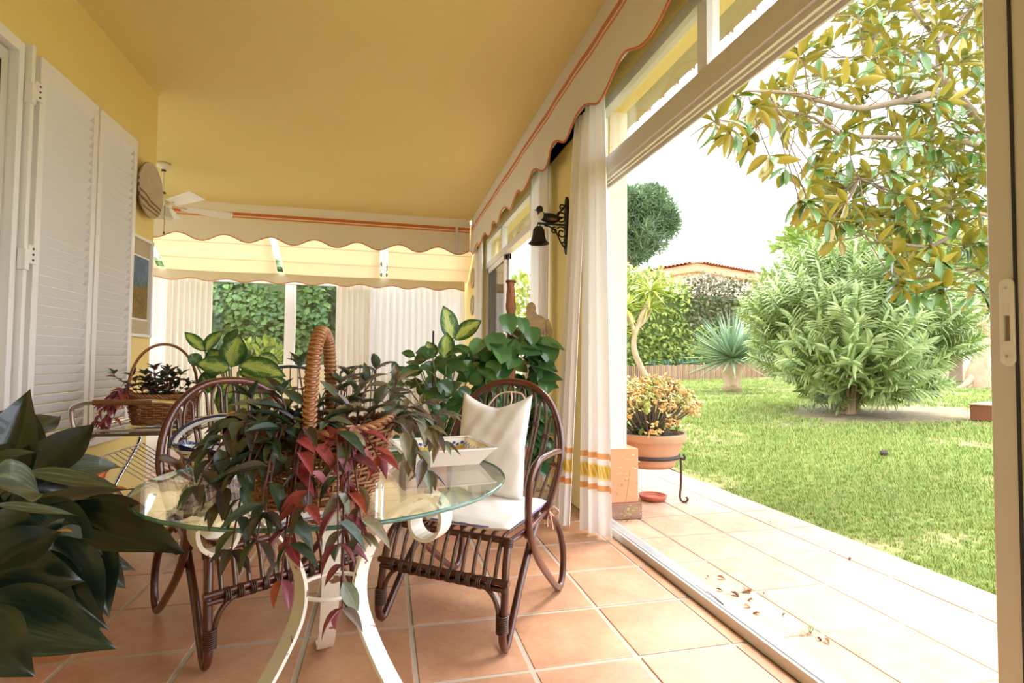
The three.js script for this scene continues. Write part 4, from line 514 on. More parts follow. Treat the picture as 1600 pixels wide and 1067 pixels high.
{
  RS(81); const t = thing('dieffenbachia', 'bushy dieffenbachia with two raised pale leaves left of the moss pole', 'plant'); const z = -3.5;
  const c = atZ(690, 690, z); potOf(t, c.x, z, 0, .13, .18, .55, clay1); const root = V(c.x, .52, z);
  for (const [b0, b1, t0, t1, w, mi, dz, ux, uz] of [[706, 532, 695, 480, .13, 0, .1, .2, 1], [710, 531, 752, 503, .12, 0, .1, -.2, 1], [696, 562, 699, 522, .11, 1, .12, 0, 1], [708, 542, 737, 553, .07, 2, .1, 0, .7], [648, 556, 628, 552, .06, 2, 0, 0, .8], [676, 560, 668, 535, .10, 1, .05, 0, 1], [660, 578, 627, 586, .09, 2, .1, 0, .8], [632, 600, 604, 607, .09, 2, .05, 0, .7]])
    bigLeaf(t, w, dfM[mi], atZ(b0, b1, z + dz * .5), atZ(t0, t1, z + dz), V(ux, .5, uz), root.clone(), { droop: .15, fold: .14, stalk: stalkM });
  const dk = [leafMat(.035, .10, .03, { cc: .3, rough: .3 }), leafMat(.055, .14, .04, { cc: .3, rough: .3 }), dfM[2], leafMat(.10, .20, .07, { cc: .3, rough: .3 })];
  for (let i = 0; i < 105; i++) { const py = RR(555, 715), px = RR(618, 745) + (py < 590 ? (py - 590) * -.35 : 0), zz = z + RR(-.2, .22); const b = atZ(px, py, zz), e = b.clone().add(V(RR(-.13, .13), RR(-.10, .07), RR(-.02, .14))); bigLeaf(t, RR(.075, .11), dk[Math.floor(R() * 4)], b, e, V(RR(-.5, .5), .6, RR(.3, 1)), i % 5 ? null : V(c.x, .52, z), { droop: .25, stalk: stalkM }); }
  part('stake', rod([atZ(677, 560, z).x, .5, z], atZ(677, 517, z), .006), std({ color: lin(.06, .02, .015), roughness: .6 }), t);
}
{
  RS(82); const t = thing('pothos', 'glossy climbing plant on a brown moss pole beside the pillar', 'plant'); const z = -3.62;
  const c = atZ(800, 690, z), topP = atZ(799, 440, z); potOf(t, topP.x, z, 0, .13, .18, .5, clay1);
  const coir = std({ map: tex(128, 128, (u, v) => { const n = fbm(u, v, 16, 171, 4); return [.42 + n * .35, .26 + n * .28, .17 + n * .22]; }), roughness: 1, bumpMap: grain, bumpScale: .006 });
  const pole = part('moss_pole', tube([[topP.x, .45, z], [topP.x, 1.0, z], [topP.x + .012, 1.2, z], [topP.x, 1.4, z], [topP.x - .004, topP.y, z]], (u) => .031 + .004 * Math.sin(u * 31) + .002 * Math.sin(u * 83), 50, 14), coir, t); part('pole_cap', new THREE.CylinderGeometry(.036, .036, .014, 18).translate(topP.x - .004, topP.y, z), coir, pole);
  const ms = [leafMat(.075, .20, .06, { cc: .4, rough: .28 }), leafMat(.05, .15, .045, { cc: .4, rough: .28 }), leafMat(.14, .30, .10, { cc: .4, rough: .28 }), leafMat(.03, .09, .03, { cc: .4, rough: .28 })];
  const heart = [leaf(.15, .115, { nl: 8, nw: 3, droop: .25, fold: .12, peak: .28, tip: 1.5 }), leaf(.13, .10, { nl: 8, nw: 3, droop: .45, fold: .08, peak: .3, tip: 1.5 }), leaf(.17, .11, { nl: 8, nw: 3, droop: .12, fold: .18, peak: .28, tip: 1.4 })];
  for (let i = 0; i < 215; i++) { let py = 512 + Math.pow(R(), .8) * 210, sp = smooth(495, 560, py) * 52 + 26; const px = 808 + RR(-1, 1) * sp, zz = z + RR(-.12, .16) * (py > 520 ? 1 : .5); const p = atZ(px, py, zz); p.x = Math.min(p.x, 1.0); const o = V((px - 805) / 90 + RR(-.6, .6), RR(-.9, .1), RR(.1, 1)); leafMesh('leaf', heart[i % 3], ms[Math.floor(R() * 4)], t, p, o, V(RR(-.4, .4), .7, RR(.4, 1)), RR(.85, 1.3)); }
  for (const [px, py, s] of [[790, 500, 1.1], [812, 505, .9], [830, 520, 1], [856, 545, 1.2], [852, 590, 1.2], [770, 530, 1.3], [785, 545, 1.1]]) leafMesh('leaf', heart[0], ms[0], t, atZ(px, py - 10, z + .12), V(RR(-.3, .3), -.7, .5), V(RR(-.2, .2), .6, 1), s);
  for (let i = 0; i < 7; i++) { const a = atZ(RR(770, 850), RR(560, 640), z + .1); part('vine', tube([[topP.x + RR(-.05, .05), .5, z], [lerp(topP.x, a.x, .5), .8, z + .1], a], .004, 14, 5), stalkM, t); }
}
{ // figure on a plinth by the pillar
  const t = thing('stone_figure', 'cream stone figure on a plinth between the pillar and the plants', 'statue', [1.16, 0, -4.12]);
  const m = std({ map: tex(128, 128, (u, v) => { const n = fbm(u, v, 8, 181, 5); return [.74 + n * .2, .66 + n * .2, .54 + n * .2]; }), roughness: .9, bumpMap: grain, bumpScale: .003 });
  part('plinth', [rb(-.11, .11, 0, .06, -.11, .11, .008), lathe([[0, .06], [.085, .06], [.075, .1], [.07, 1.02], [.085, 1.06], [0, 1.06]], 28), rb(-.10, .10, 1.06, 1.12, -.10, .10, .008)], M.wallCream, t);
  const body = sheet(36, 24, (u, v) => { const a = u * 6.2832, pr = [[0, .062], [.15, .075], [.4, .078], [.62, .095], [.78, .1], [.86, .075], [.9, .042], [.94, .048], [.97, .04], [1, .002]]; let r = .05; for (let i = 0; i < pr.length - 1; i++) if (v >= pr[i][0] && v <= pr[i + 1][0]) r = lerp(pr[i][1], pr[i + 1][1], smooth(pr[i][0], pr[i + 1][0], v)); r *= 1 + (v < .8 ? .07 * Math.sin(a * 7 + v * 5) * (1 - v) : 0); const hx = v > .88 ? -.028 : 0; return V(Math.cos(a) * r * (v > .88 ? 1 : .98) + hx * smooth(.86, .92, v), 1.12 + v * .37, Math.sin(a) * r * (v > .88 ? .95 : .72)); });
  part('figure', [body, new THREE.SphereGeometry(.045, 18, 14).scale(.9, 1.12, 1).translate(-.03, 1.505, 0), tube([[-.085, 1.41, .02], [-.115, 1.33, .05], [-.09, 1.28, .075], [-.02, 1.29, .085]], (u) => lerp(.032, .022, u), 14, 8), tube([[.085, 1.41, .02], [.112, 1.33, .03], [.09, 1.26, .065], [.02, 1.28, .085]], (u) => lerp(.032, .022, u), 14, 8)], m, t);
}
function navyChair(label, x, z, turn) { const t = thing('garden_chair', label, 'chair', [x, 0, z], turn, 'navy chairs at the far end'); const m = phy({ color: lin(.012, .025, .06), roughness: .35, clearcoat: .4 });
  part('back_rail', [tube([[-.26, .90, .02], [-.2, .955, -.03], [0, .985, -.06], [.2, .955, -.03], [.26, .90, .02]], .019, 30, 8)], m, t); part('back_slats', [-.18, -.09, 0, .09, .18].map((q) => rod([q, .45, -.0], [q, .955 + .02 * (1 - Math.abs(q) * 5), -.045], .007)), m, t);
  for (const s of [-1, 1]) { part('leg', tube([[s * .26, .90, .02], [s * .25, .6, .0], [s * .24, .3, -.02], [s * .25, 0, -.06]], .012, 14, 7), m, t); part('leg', tube([[s * .24, .45, .4], [s * .25, 0, .44]], .012, 4, 7), m, t); part('arm', tube([[s * .26, .68, .0], [s * .27, .68, .25], [s * .25, .62, .40], [s * .24, .45, .4]], .011, 18, 7), m, t); }
  part('seat', rb(-.25, .25, .43, .46, -.02, .42, .012), m, t); return t; }
navyChair('dark navy metal chair with curved back under the far window', -1.12, -6.9, .35); navyChair('second dark navy metal chair beside the far curtain', -.35, -7.3, -.5);
// ---------- garden ----------
const YM1 = leafMat(.52, .54, .09), YM2 = leafMat(.36, .46, .08);
const soilAt = (() => { const b = onLawn(1325, 648); return (x, z) => { const d = Math.hypot((x - b.x - .9) / 2.6, (z - b.z) / 1.5), n = fbm((x * .07) % 1 + 1, (z * .07) % 1 + 1, 16, 201, 4); const edge = smooth(3.35, 2.8, x) * .55; return clamp(smooth(1.15, .5, d + (n - .5) * .9) + smooth(.52, .74, n + edge * .35) * (.6 + edge), 0, 1); }; })();
{
  const nx = 150, nz = 150, x0 = 2.83, x1 = 34, z0 = 3, z1 = -40; const lawnMap = tex(512, 512, (u, v) => { const n = fbm(u, v, 12, 211, 5), m = fbm(u, v, 64, 212, 3), k = (n - .5) * .28 + (m - .5) * .4; return [.92 + k, .94 + k, .85 + k]; });
  const g = sheet(nx, nz, (u, v) => { const x = x0 + (x1 - x0) * Math.pow(u, 1.6), z = z0 + (z1 - z0) * v; return V(x, ground(x, z) - .012 * smooth(.0, .02, 1), z); }, (u, v) => [(x0 + (x1 - x0) * Math.pow(u, 1.6)) / 3, (z0 + (z1 - z0) * v) / 3]);
  const p = g.attributes.position, c = new Float32Array(p.count * 3); for (let i = 0; i < p.count; i++) { const s = soilAt(p.getX(i), p.getZ(i)), n = fbm((p.getX(i) * .031) % 1 + 1, (p.getZ(i) * .031) % 1 + 1, 24, 213, 4); c[i * 3] = lerp(lerp(.20, .28, n), .36, s); c[i * 3 + 1] = lerp(lerp(.26, .28, n), .27, s); c[i * 3 + 2] = lerp(.075, .19, s); } g.setAttribute('color', new THREE.BufferAttribute(c, 3));
  g.index.array.reverse(); g.computeVertexNormals();
  struct('ground_lawn', g, std({ map: lawnMap, vertexColors: true, roughness: 1, bumpMap: grain, bumpScale: .01 }), null, 'sunny green lawn with worn sandy patches');
  struct('ground_base', bx(-60, 60, -1.2, -.32, -90, 30), std({ color: lin(.2, .19, .1), roughness: 1 }), null, 'earth under the garden and house');
  RS(90); const blade = (() => { const gs = []; for (let i = 0; i < 6; i++) { const a = RR(0, 6.28), l = RR(.014, .034), w = .0035, dx = Math.cos(a), dz = Math.sin(a), q = new THREE.BufferGeometry(); const ox = RR(-.02, .02), oz = RR(-.02, .02); q.setAttribute('position', new THREE.Float32BufferAttribute([ox - dz * w, 0, oz + dx * w, ox + dz * w, 0, oz - dx * w, ox + dx * l * .6, l, oz + dz * l * .6], 3)); q.setAttribute('uv', new THREE.Float32BufferAttribute(6, 2)); q.computeVertexNormals(); gs.push(q); } return mergeGeometries(gs); })();
  const items = []; for (let i = 0; i < 80000; i++) { const r = 3.0 * Math.pow(7.5, Math.pow(R(), 1.0)), a = RR(.36, 1.12), x = r * Math.sin(a), z = -r * Math.cos(a); if (x < 2.86) continue; const s = soilAt(x, z); if (R() < s * 1.25) continue; const k = RR(.6, 1.1) * clamp(r / 5, .8, 2), n = R(); items.push({ p: V(x, ground(x, z) - .012, z), d: V(RR(-1, 1), 0, RR(-1, 1)), s: k, c: lin(lerp(.22, .42, n * n), lerp(.32, .40, n), lerp(.07, .12, n)) }); }
  tag(scatter('grass', blade, std({ color: 0xffffff, roughness: .9, side: THREE.DoubleSide }), null, items), 'short grass blades of the lawn', 'grass', null, 'stuff');
}
const bark = std({ map: tex(128, 256, (u, v) => { const n = fbm(u, v * .3, 12, 221, 5); return [.42 + n * .32, .36 + n * .28, .30 + n * .22]; }), roughness: .95, bumpMap: grain, bumpScale: .006 });
const barkPale = std({ map: tex(128, 256, (u, v) => { const n = fbm(u, v * .4, 8, 222, 5); return [.60 + n * .25, .50 + n * .24, .40 + n * .2]; }), roughness: .95, bumpMap: grain, bumpScale: .02 });
function tintOf(a, b) { const n = R(); return lin(lerp(a[0], b[0], n), lerp(a[1], b[1], n), lerp(a[2], b[2], n)); }
function bush(t, name, centre, rad, n, geo, m, ca, cb, o = {}) { const items = []; while (items.length < n) { const d = rdir(), r = Math.pow(R(), o.fill ?? .33), lump = 1 + (o.lump ?? .15) * Math.sin(d.x * 7 + centre.x) * Math.sin(d.y * 6 + 1) * Math.sin(d.z * 7 + centre.z); const p = V(centre.x + d.x * rad.x * r * lump, centre.y + d.y * rad.y * r * lump, centre.z + d.z * rad.z * r * lump); if (o.min !== undefined && p.y < o.min) continue; const q = d.clone().add(V(RR(-.8, .8), RR(-.3, .8), RR(-.8, .8))); items.push({ p, d: q, u: rdir(), s: RR(.7, 1.3) * (o.s || 1), c: tintOf(ca, cb) }); } return scatter(name, geo, m, t, items); }
const foliageM = phy({ color: 0xffffff, roughness: .6, transmission: .3, thickness: 0 });
const ivyLeaf = leaf(.11, .1, { nl: 3, nw: 1, droop: .2, fold: .15, peak: .35 }), smallLeaf = leaf(.16, .09, { nl: 3, nw: 1, droop: .2, fold: .2 });
{ // ivy wall seen through the far window
  RS(91); const t = thing('ivy_hedge', 'bright leafy ivy wall seen through the far window', 'hedge'); part('inner_mass', bx(-6.5, -1.35, -.3, 3.1, -13.0, -12.5), std({ color: lin(.09, .13, .045), roughness: 1 }), t);
  const it = []; for (let i = 0; i < 7000; i++) { const x = RR(-5, -1.3), y = RR(0, 3.25), b = .16 * Math.sin(x * 3 + y * 2) + .1 * Math.sin(y * 5 + x); it.push({ p: V(x, y, -12.42 + b + RR(-.15, .15)), d: V(RR(-1, 1), RR(-1.2, .4), RR(0, 1)), u: V(RR(-.5, .5), RR(0, 1), 1), s: RR(.7, 1.4), c: tintOf([.035, .10, .02], [.14, .27, .05]) }); } scatter('foliage', ivyLeaf, foliageM, t, it);
  bush(t, 'foliage', V(-2.6, .9, -12.1), V(.7, .55, .35), 500, smallLeaf, foliageM, [.22, .30, .04], [.38, .42, .06]);
  const c = thing('cypress_hedge', 'dark dense conifer hedge seen right of the far window post', 'hedge'); part('inner_mass', bx(-1.35, 1.3, -.3, 3.1, -13.2, -12.7), std({ color: lin(.09, .12, .05), roughness: 1 }), c);
  const sp = leaf(.13, .03, { nl: 2, nw: 1, droop: .1 }), i2 = []; for (let i = 0; i < 6000; i++) { const x = RR(-1.35, 1.2), y = RR(0, 3.25); i2.push({ p: V(x, y, -12.65 + .1 * Math.sin(x * 5 + y * 3) + RR(-.12, .12)), d: V(RR(-.6, .6), RR(.2, 1), RR(.1, .8)), u: V(0, .3, 1), s: RR(.7, 1.5), c: tintOf([.04, .08, .03], [.13, .18, .09]) }); } scatter('foliage', sp, foliageM, c, i2);
}
// log edging, hedge, wall
const e0 = onLawn(940, 598), e1 = onLawn(1215, 588);
{
  RS(92); const t = thing('log_edging', 'low edging of upright round logs below the flowering hedge', 'edging'); const n = 96, m = [std({ map: tex(64, 64, (u, v) => { const q = fbm(u, v * .3, 10, 231, 4); return [.56 + q * .28, .44 + q * .25, .32 + q * .22]; }), roughness: .9 }), std({ color: lin(.30, .20, .13), roughness: .9 }), std({ color: lin(.36, .25, .16), roughness: .9 })];
  const L = Math.hypot(e1.x - e0.x, e1.z - e0.z), r = L / n / 2 * .97, g = new THREE.CylinderGeometry(r, r, .62, 9).translate(0, .24, 0); for (let i = 0; i < n; i++) { const u = (i + .5) / n, x = lerp(e0.x, e1.x, u), z = lerp(e0.z, e1.z, u); const o = new THREE.Mesh(g, m[i % 3]); o.name = 'log'; o.position.set(x, ground(x, z) + RR(-.02, .02), z); t.add(o); }
  const h = thing('flowering_hedge', 'mixed yellow green hedge behind the log edging', 'hedge');
  const back = V(e1.z - e0.z, 0, -(e1.x - e0.x)).normalize(); if (back.z > 0) back.negate(); const it = []; const it2 = [];
  for (let i = 0; i < 9000; i++) { const u = RR(.02, .92), dpt = RR(.2, 1.5), x = lerp(e0.x, e1.x, u) + back.x * dpt, z = lerp(e0.z, e1.z, u) + back.z * dpt, top = 4.1 + .22 * Math.sin(u * 9) + .2 * Math.sin(u * 23) - (u > .78 ? (u - .78) * 6 : 0), y = RR(.1, top); const far = u > .5 && y > 2.0; (far ? it2 : it).push({ p: V(x, ground(x, z) + y, z), d: rdir(), u: V(0, 1, .6), s: RR(.8, 1.6), c: far ? tintOf([.11, .14, .055], [.27, .21, .12]) : tintOf([.16, .27, .05], [.52, .56, .12]) }); }
  scatter('foliage', smallLeaf, foliageM, h, it); scatter('russet_foliage', smallLeaf, foliageM, h, it2);
  const mx = lerp(e0.x, e1.x, .45) + back.x * 1.0, mz = lerp(e0.z, e1.z, .45) + back.z; part('inner_mass', new RoundedBoxGeometry(L * .82, 3.4, .7, 2, .2).rotateY(-Math.atan2(e1.z - e0.z, e1.x - e0.x)).translate(mx, ground(mx, mz) + 1.6, mz), std({ color: lin(.12, .17, .05), roughness: 1 }), h);
  const ag = thing('agave_row', 'pale blue green rosettes growing just behind the log edging', 'succulents'); const al = leaf(.42, .1, { nl: 4, nw: 1, droop: -.15, fold: .4, peak: .4 }), am = leafMat(.16, .30, .20, { tr: .05 });
  for (const u of [.28, .36, .44, .51, .6]) for (let k = 0; k < 11; k++) { const a = k * 2.4, x = lerp(e0.x, e1.x, u) + back.x * .3, z = lerp(e0.z, e1.z, u) + back.z * .3; leafMesh('leaf', al, am, ag, V(x, ground(x, z) + .42, z), V(Math.cos(a), .4 + k * .09, Math.sin(a)), V(0, 1, 0), RR(.8, 1.15)); }
  const w0 = e1.clone().addScaledVector(back, .8), wd = e1.clone().sub(e0).normalize(); const wg = bx(-1, 22, 0, 2.0, -.12, .12).rotateY(-Math.atan2(wd.z, wd.x)).translate(w0.x, ground(w0.x, w0.z) - .3, w0.z); struct('wall_garden', wg, std({ color: lin(.8, .78, .74), roughness: .9 }), null, 'white garden boundary wall behind the shrubs');
}
{ // house behind the hedge: its near corner points this way
  const z = -25, c = atZ(1090, 450, z), y = atZ(1090, 411, z).y, t = thing('neighbour_house', 'neighbouring house with orange tiled hip roof beyond the hedge', 'house', [c.x, 0, c.z], -1.2); const rt = std({ map: tileTex(.78, .50, .37, 241), roughness: .9 }), W = 11;
  part('wall', bx(-W, -.5, 0, y - .3, -W, -.5), std({ color: lin(.80, .66, .48), roughness: .9 }), t); part('fascia', bx(-W - .4, 0, y - .42, y, -W - .4, 0), std({ color: lin(.66, .30, .17), roughness: .9 }), t);
  const rise = 1.0, A = V(.1, y, .1), B = V(-W - .5, y, .1), C = V(-W - .5, y, -W - .5), D = V(.1, y, -W - .5), E = V(-W / 2, y + rise, -W / 2), pos = [A, E, B, B, E, C, C, E, D, D, E, A].flatMap((q) => [q.x, q.y, q.z]), g = new THREE.BufferGeometry(); g.setAttribute('position', new THREE.Float32BufferAttribute(pos, 3)); g.setAttribute('uv', new THREE.Float32BufferAttribute(pos.length / 3 * 2, 2)); g.computeVertexNormals(); const roof = part('roof', g, rt, t);
  const tile = sheet(6, 1, (u, v) => { const a = Math.PI * u; return V(Math.cos(a) * .13, Math.sin(a) * .1, -v); });
  for (let i = 0; i < 41; i++) { const d = .15 + i * .265, k = Math.min(d, W - d + .3) / (W / 2); if (k < .03) continue; for (const s of [0, 1]) { const o = new THREE.Mesh(tile, rt); o.name = 'roof_tile'; o.scale.z = Math.hypot(W / 2, rise) * Math.min(1, k); if (s) { o.position.set(.14, y + .02, -d); o.rotation.set(0, Math.PI / 2, 0); o.rotateX(Math.atan2(rise, W / 2)); } else { o.position.set(-d, y + .02, .14); o.rotation.x = Math.atan2(rise, W / 2); } roof.add(o); } }
  part('chimney', bx(-6.3, -5.7, y + .5, y + 1.5, -4, -3.4), std({ color: lin(.75, .7, .62), roughness: .9 }), t);
}
{ // umbrella pine
  RS(93); const z = -46, b = atZ(975, 520, z), t = thing('umbrella_pine', 'tall umbrella pine rising behind the neighbouring roof', 'tree'); const P = (px, py, dz = 0) => atZ(px, py, z + dz);
  part('trunk', [tube([V(b.x, 0, z), P(984, 430), P(990, 380), P(1000, 340)], (u) => lerp(.42, .18, u), 24, 9), tube([P(986, 440), P(997, 390), P(1015, 350), P(1025, 335)], (u) => lerp(.2, .09, u), 16, 7), tube([P(984, 425), P(970, 370), P(955, 335)], (u) => lerp(.22, .1, u), 16, 7)], bark, t);
  const tuft = mergeGeometries(Array.from({ length: 9 }, (_, i) => leaf(.7, .08, { nl: 2, nw: 1, droop: .0 }).applyQuaternion(orient(rdir().add(V(0, .5, .4)), rdir())))); const it = [];
  for (const [px, py, rx, ry, n] of [[985, 320, 44, 30, 560], [1022, 335, 38, 34, 520], [1000, 372, 46, 34, 520], [1040, 352, 22, 20, 220], [945, 350, 40, 40, 400], [990, 395, 30, 20, 220], [1015, 305, 22, 14, 160]]) { const c = P(px, py), k = Math.abs(z) / 800; for (let i = 0; i < n; i++) { const d = rdir(), r = Math.pow(R(), .4); it.push({ p: V(c.x + d.x * rx * k * r, c.y + d.y * ry * k * r, c.z + d.z * rx * k * r), d: d.clone().add(V(0, .6, 0)), u: rdir(), s: RR(.8, 1.5), c: tintOf([.05, .11, .04], [.16, .26, .09]) }); } }
  scatter('needles', tuft, foliageM, t, it);
}
{ // yucca tree
  RS(94); const t = thing('yucca_tree', 'yellow green yucca with bare branching stems next to the pillar', 'tree'); const b = onLawn(988, 594); const z = b.z + 1.2; const P = (px, py) => atZ(px, py, z); const gr = V(b.x, ground(b.x, z), z); const sp = leaf(.95, .10, { nl: 3, nw: 1, droop: .2, fold: .4, peak: .3 });
  part('trunk', [tube([gr, P(990, 540), P(1000, 500), P(1014, 470)], (u) => lerp(.12, .08, u), 14, 8), tube([P(993, 530), P(985, 500), P(978, 490)], .08, 10, 8), tube([P(997, 512), P(1012, 495), P(1016, 480)], .06, 10, 8)], barkPale, t);
  for (const [px, py, n] of [[1016, 455, 60], [975, 482, 60], [1014, 482, 40], [966, 520, 40]]) { const c = P(px, py); for (let i = 0; i < n; i++) { const d = rdir(); d.y = d.y * .8 + .3; leafMesh('leaf', sp, i & 1 ? YM1 : YM2, t, c, d, V(0, 1, .2), RR(.6, 1.05)); } }
}
{ // rostrata palm-like yucca
  RS(95); const b = onLawn(1144, 612), t = thing('spiky_yucca', 'grey green spiky yucca ball on a short trunk in the lawn', 'plant', [b.x, ground(b.x, b.z), b.z]); const k = b.clone().sub(EYE).dot(CB) * -1 / 830; const H = 42 * k;
  part('trunk', lathe([[0, 0], [20 * k * .75, 0], [15 * k * .8, H * .3], [20 * k * .75, H * .7], [26 * k * .75, H], [0, H + .05]], 18), barkPale, t);
  const R0 = 80 * k, sp = leaf(R0, R0 * .05, { nl: 3, nw: 1, droop: .04, fold: .35, peak: .2 }); const ms = [leafMat(.30, .42, .27), leafMat(.38, .48, .32), leafMat(.22, .33, .21)];
  for (let i = 0; i < 290; i++) { const d = rdir(); if (d.y < -.38) d.y *= -.5; leafMesh('leaf', sp, ms[i % 3], t, V(0, H + R0 * .12, 0), d, V(RR(-.3, .3), 1, RR(-.3, .3)), RR(.82, 1.06)); }
}
{ // oleander
  RS(96); const b = onLawn(1322, 646), k = b.clone().sub(EYE).dot(CB) * -1 / 830, t = thing('oleander_bush', 'big rounded light green oleander bush in the lawn', 'bush', [b.x, ground(b.x, b.z), b.z]);
  const rx = 154 * k, H = 262 * k, ox = 16 * k; const lf = leaf(21 * k, 3.6 * k, { nl: 3, nw: 1, droop: .2, fold: .3, peak: .45 }); const stems = []; const it = [];
  for (let i = 0; i < 22; i++) { const a = i * 2.4, r = RR(.25, .62); stems.push(tube([[Math.cos(a) * .12, 0, Math.sin(a) * .12], [Math.cos(a) * rx * r * .35, H * .25, Math.sin(a) * rx * r * .3], [Math.cos(a) * rx * r, H * RR(.5, .7), Math.sin(a) * rx * r * .8]], (u) => lerp(.035, .014, u), 12, 6)); } part('stems', stems, barkPale, t);
  for (let i = 0; i < 1900; i++) { const d = rdir(), q = Math.pow(R(), .32); const lump = 1 + .10 * Math.sin(d.x * 6 + 1) * Math.sin(d.y * 7) + .05 * Math.sin(d.z * 11 + d.x * 9); let p = V(ox + d.x * rx * q * lump, H * .53 + d.y * H * .48 * q * lump, d.z * rx * .85 * q * lump); if (p.y < H * .09) continue; const dir = d.clone().multiplyScalar(.9).add(V(0, .75, 0)).normalize(); const n = 13, lt = smooth(-.2, .9, d.y) * .5 + R() * .5; for (let j = 0; j < n; j++) { const w = j * 2.1 + i, s1 = new THREE.Vector3().crossVectors(dir, Math.abs(dir.y) > .95 ? V(1, 0, 0) : V(0, 1, 0)).normalize(), s2 = new THREE.Vector3().crossVectors(dir, s1); const o = dir.clone().multiplyScalar(.25 + j / n).addScaledVector(s1, Math.cos(w) * .95).addScaledVector(s2, Math.sin(w) * .95); it.push({ p: p.clone().addScaledVector(dir, j / n * 17 * k), d: o, u: dir, s: RR(.75, 1.2), c: tintOf([.27, .40, .14], [.54, .62, .26]) }); } }
  scatter('leaves', lf, phy({ color: 0xffffff, roughness: .38, transmission: .3, thickness: 0 }), t, it);
  const sk = []; for (let i = 0; i < 60; i++) { const a = RR(2, 4.4), r = RR(.1, .42) * rx; sk.push({ p: V(Math.cos(a) * r - 10 * k, RR(.0, .25), Math.abs(Math.sin(a)) * r * .4), d: V(RR(-1, 1), RR(.3, 1), RR(-.5, 1)), s: RR(.6, 1), c: tintOf([.16, .24, .16], [.28, .36, .24]) }); } scatter('low_shoots', lf, foliageM, t, sk);
}
{ // trees behind the oleander
  RS(97); const tree = (label, px, py, z, rx, ry, n, ca, cb, s) => { const c = atZ(px, py, z), t = thing('garden_tree', label, 'tree', [0, 0, 0], 0, 'trees behind the oleander'); const gy = ground(c.x, z); part('trunk', tube([[c.x, gy, z], [c.x + .1, c.y * .5, z], [c.x, c.y, z]], (u) => lerp(.2, .08, u), 12, 8), bark, t); bush(t, 'foliage', c, V(rx, ry, rx), n, smallLeaf, foliageM, ca, cb, { s, lump: .25, fill: .4 }); };
  tree('lime green tree showing above the left top of the oleander', 1290, 385, -15, 1.5, 1.0, 1500, [.16, .27, .04], [.34, .42, .08], 1.6); tree('yellow green tree behind the right side of the oleander', 1490, 440, -14, 2.6, 1.8, 2600, [.20, .27, .03], [.40, .44, .08], 1.7); tree('pale green tree behind the middle of the oleander', 1400, 410, -17, 2.4, 1.8, 1800, [.16, .26, .05], [.36, .42, .1], 1.7);
  tree('yellow green shrub seen through the second garden door', 822, 500, -12.5, .9, 1.1, 1300, [.20, .27, .03], [.44, .44, .08], 1); 
  const tr = thing('old_olive_tree', 'old tree with thick gnarled pale trunk at the right of the lawn', 'tree'), b = onLawn(1528, 604), P = (px, py) => atZ(px, py, b.z), k = b.clone().sub(EYE).dot(CB) * -1 / 830;
  part('trunk', [tube([V(b.x, b.y - .1, b.z), P(1530, 570), P(1540, 530), P(1522, 490), P(1510, 470)], (u) => k * (lerp(15, 8, u) + 2.5 * Math.sin(u * 14)), 40, 12), tube([P(1538, 545), P(1556, 510), P(1562, 470)], (u) => k * lerp(8, 5, u), 16, 9), tube([P(1524, 500), P(1540, 470), P(1548, 440)], (u) => k * lerp(7, 4, u), 16, 9), ...[-26, -14, 12, 26].map((d) => tube([P(1530 + d * .3, 585), P(1530 + d * .8, 600), P(1530 + d * 1.5, 608)], (u) => k * lerp(6, 2, u), 10, 8))], barkPale, tr);
  bush(tr, 'foliage', P(1540, 430), V(1.8, 1.0, 1.4), 1500, smallLeaf, foliageM, [.20, .27, .03], [.40, .44, .08], { s: 1.3 });
  const q = onLawn(1536, 656); { const bxp = thing('brick_block', 'red brown brick block lying at the lawn edge by the door stile', 'block', [q.x + .25, ground(q.x, q.z), q.z], .35); part('block', rb(-.42, .5, 0, .24, -.2, .2, .01), std({ color: lin(.24, .085, .04), roughness: .9 }), bxp); part('cap', rb(-.44, .52, .24, .265, -.22, .22, .006), std({ color: lin(.5, .33, .22), roughness: .9 }), bxp); }
  const cn = onLawn(1381, 712); { const o = thing('pine_cone', 'dark pine cone lying on the lawn', 'pine cone', [cn.x, cn.y, cn.z], .6); const m = std({ color: lin(.05, .035, .02), roughness: .9 }); part('core', new THREE.SphereGeometry(1, 10, 8).scale(.07, .035, .04).translate(0, .03, 0), m, o); for (let i = 0; i < 18; i++) { const a = i * 2.4; part('scale', leaf(.04, .03, { nl: 2, nw: 1, droop: 0 }).applyQuaternion(orient(V(.3, Math.sin(a), Math.cos(a)), V(1, 0, 0))).translate(-.06 + i * .007, .032, 0), m, o); } }
}
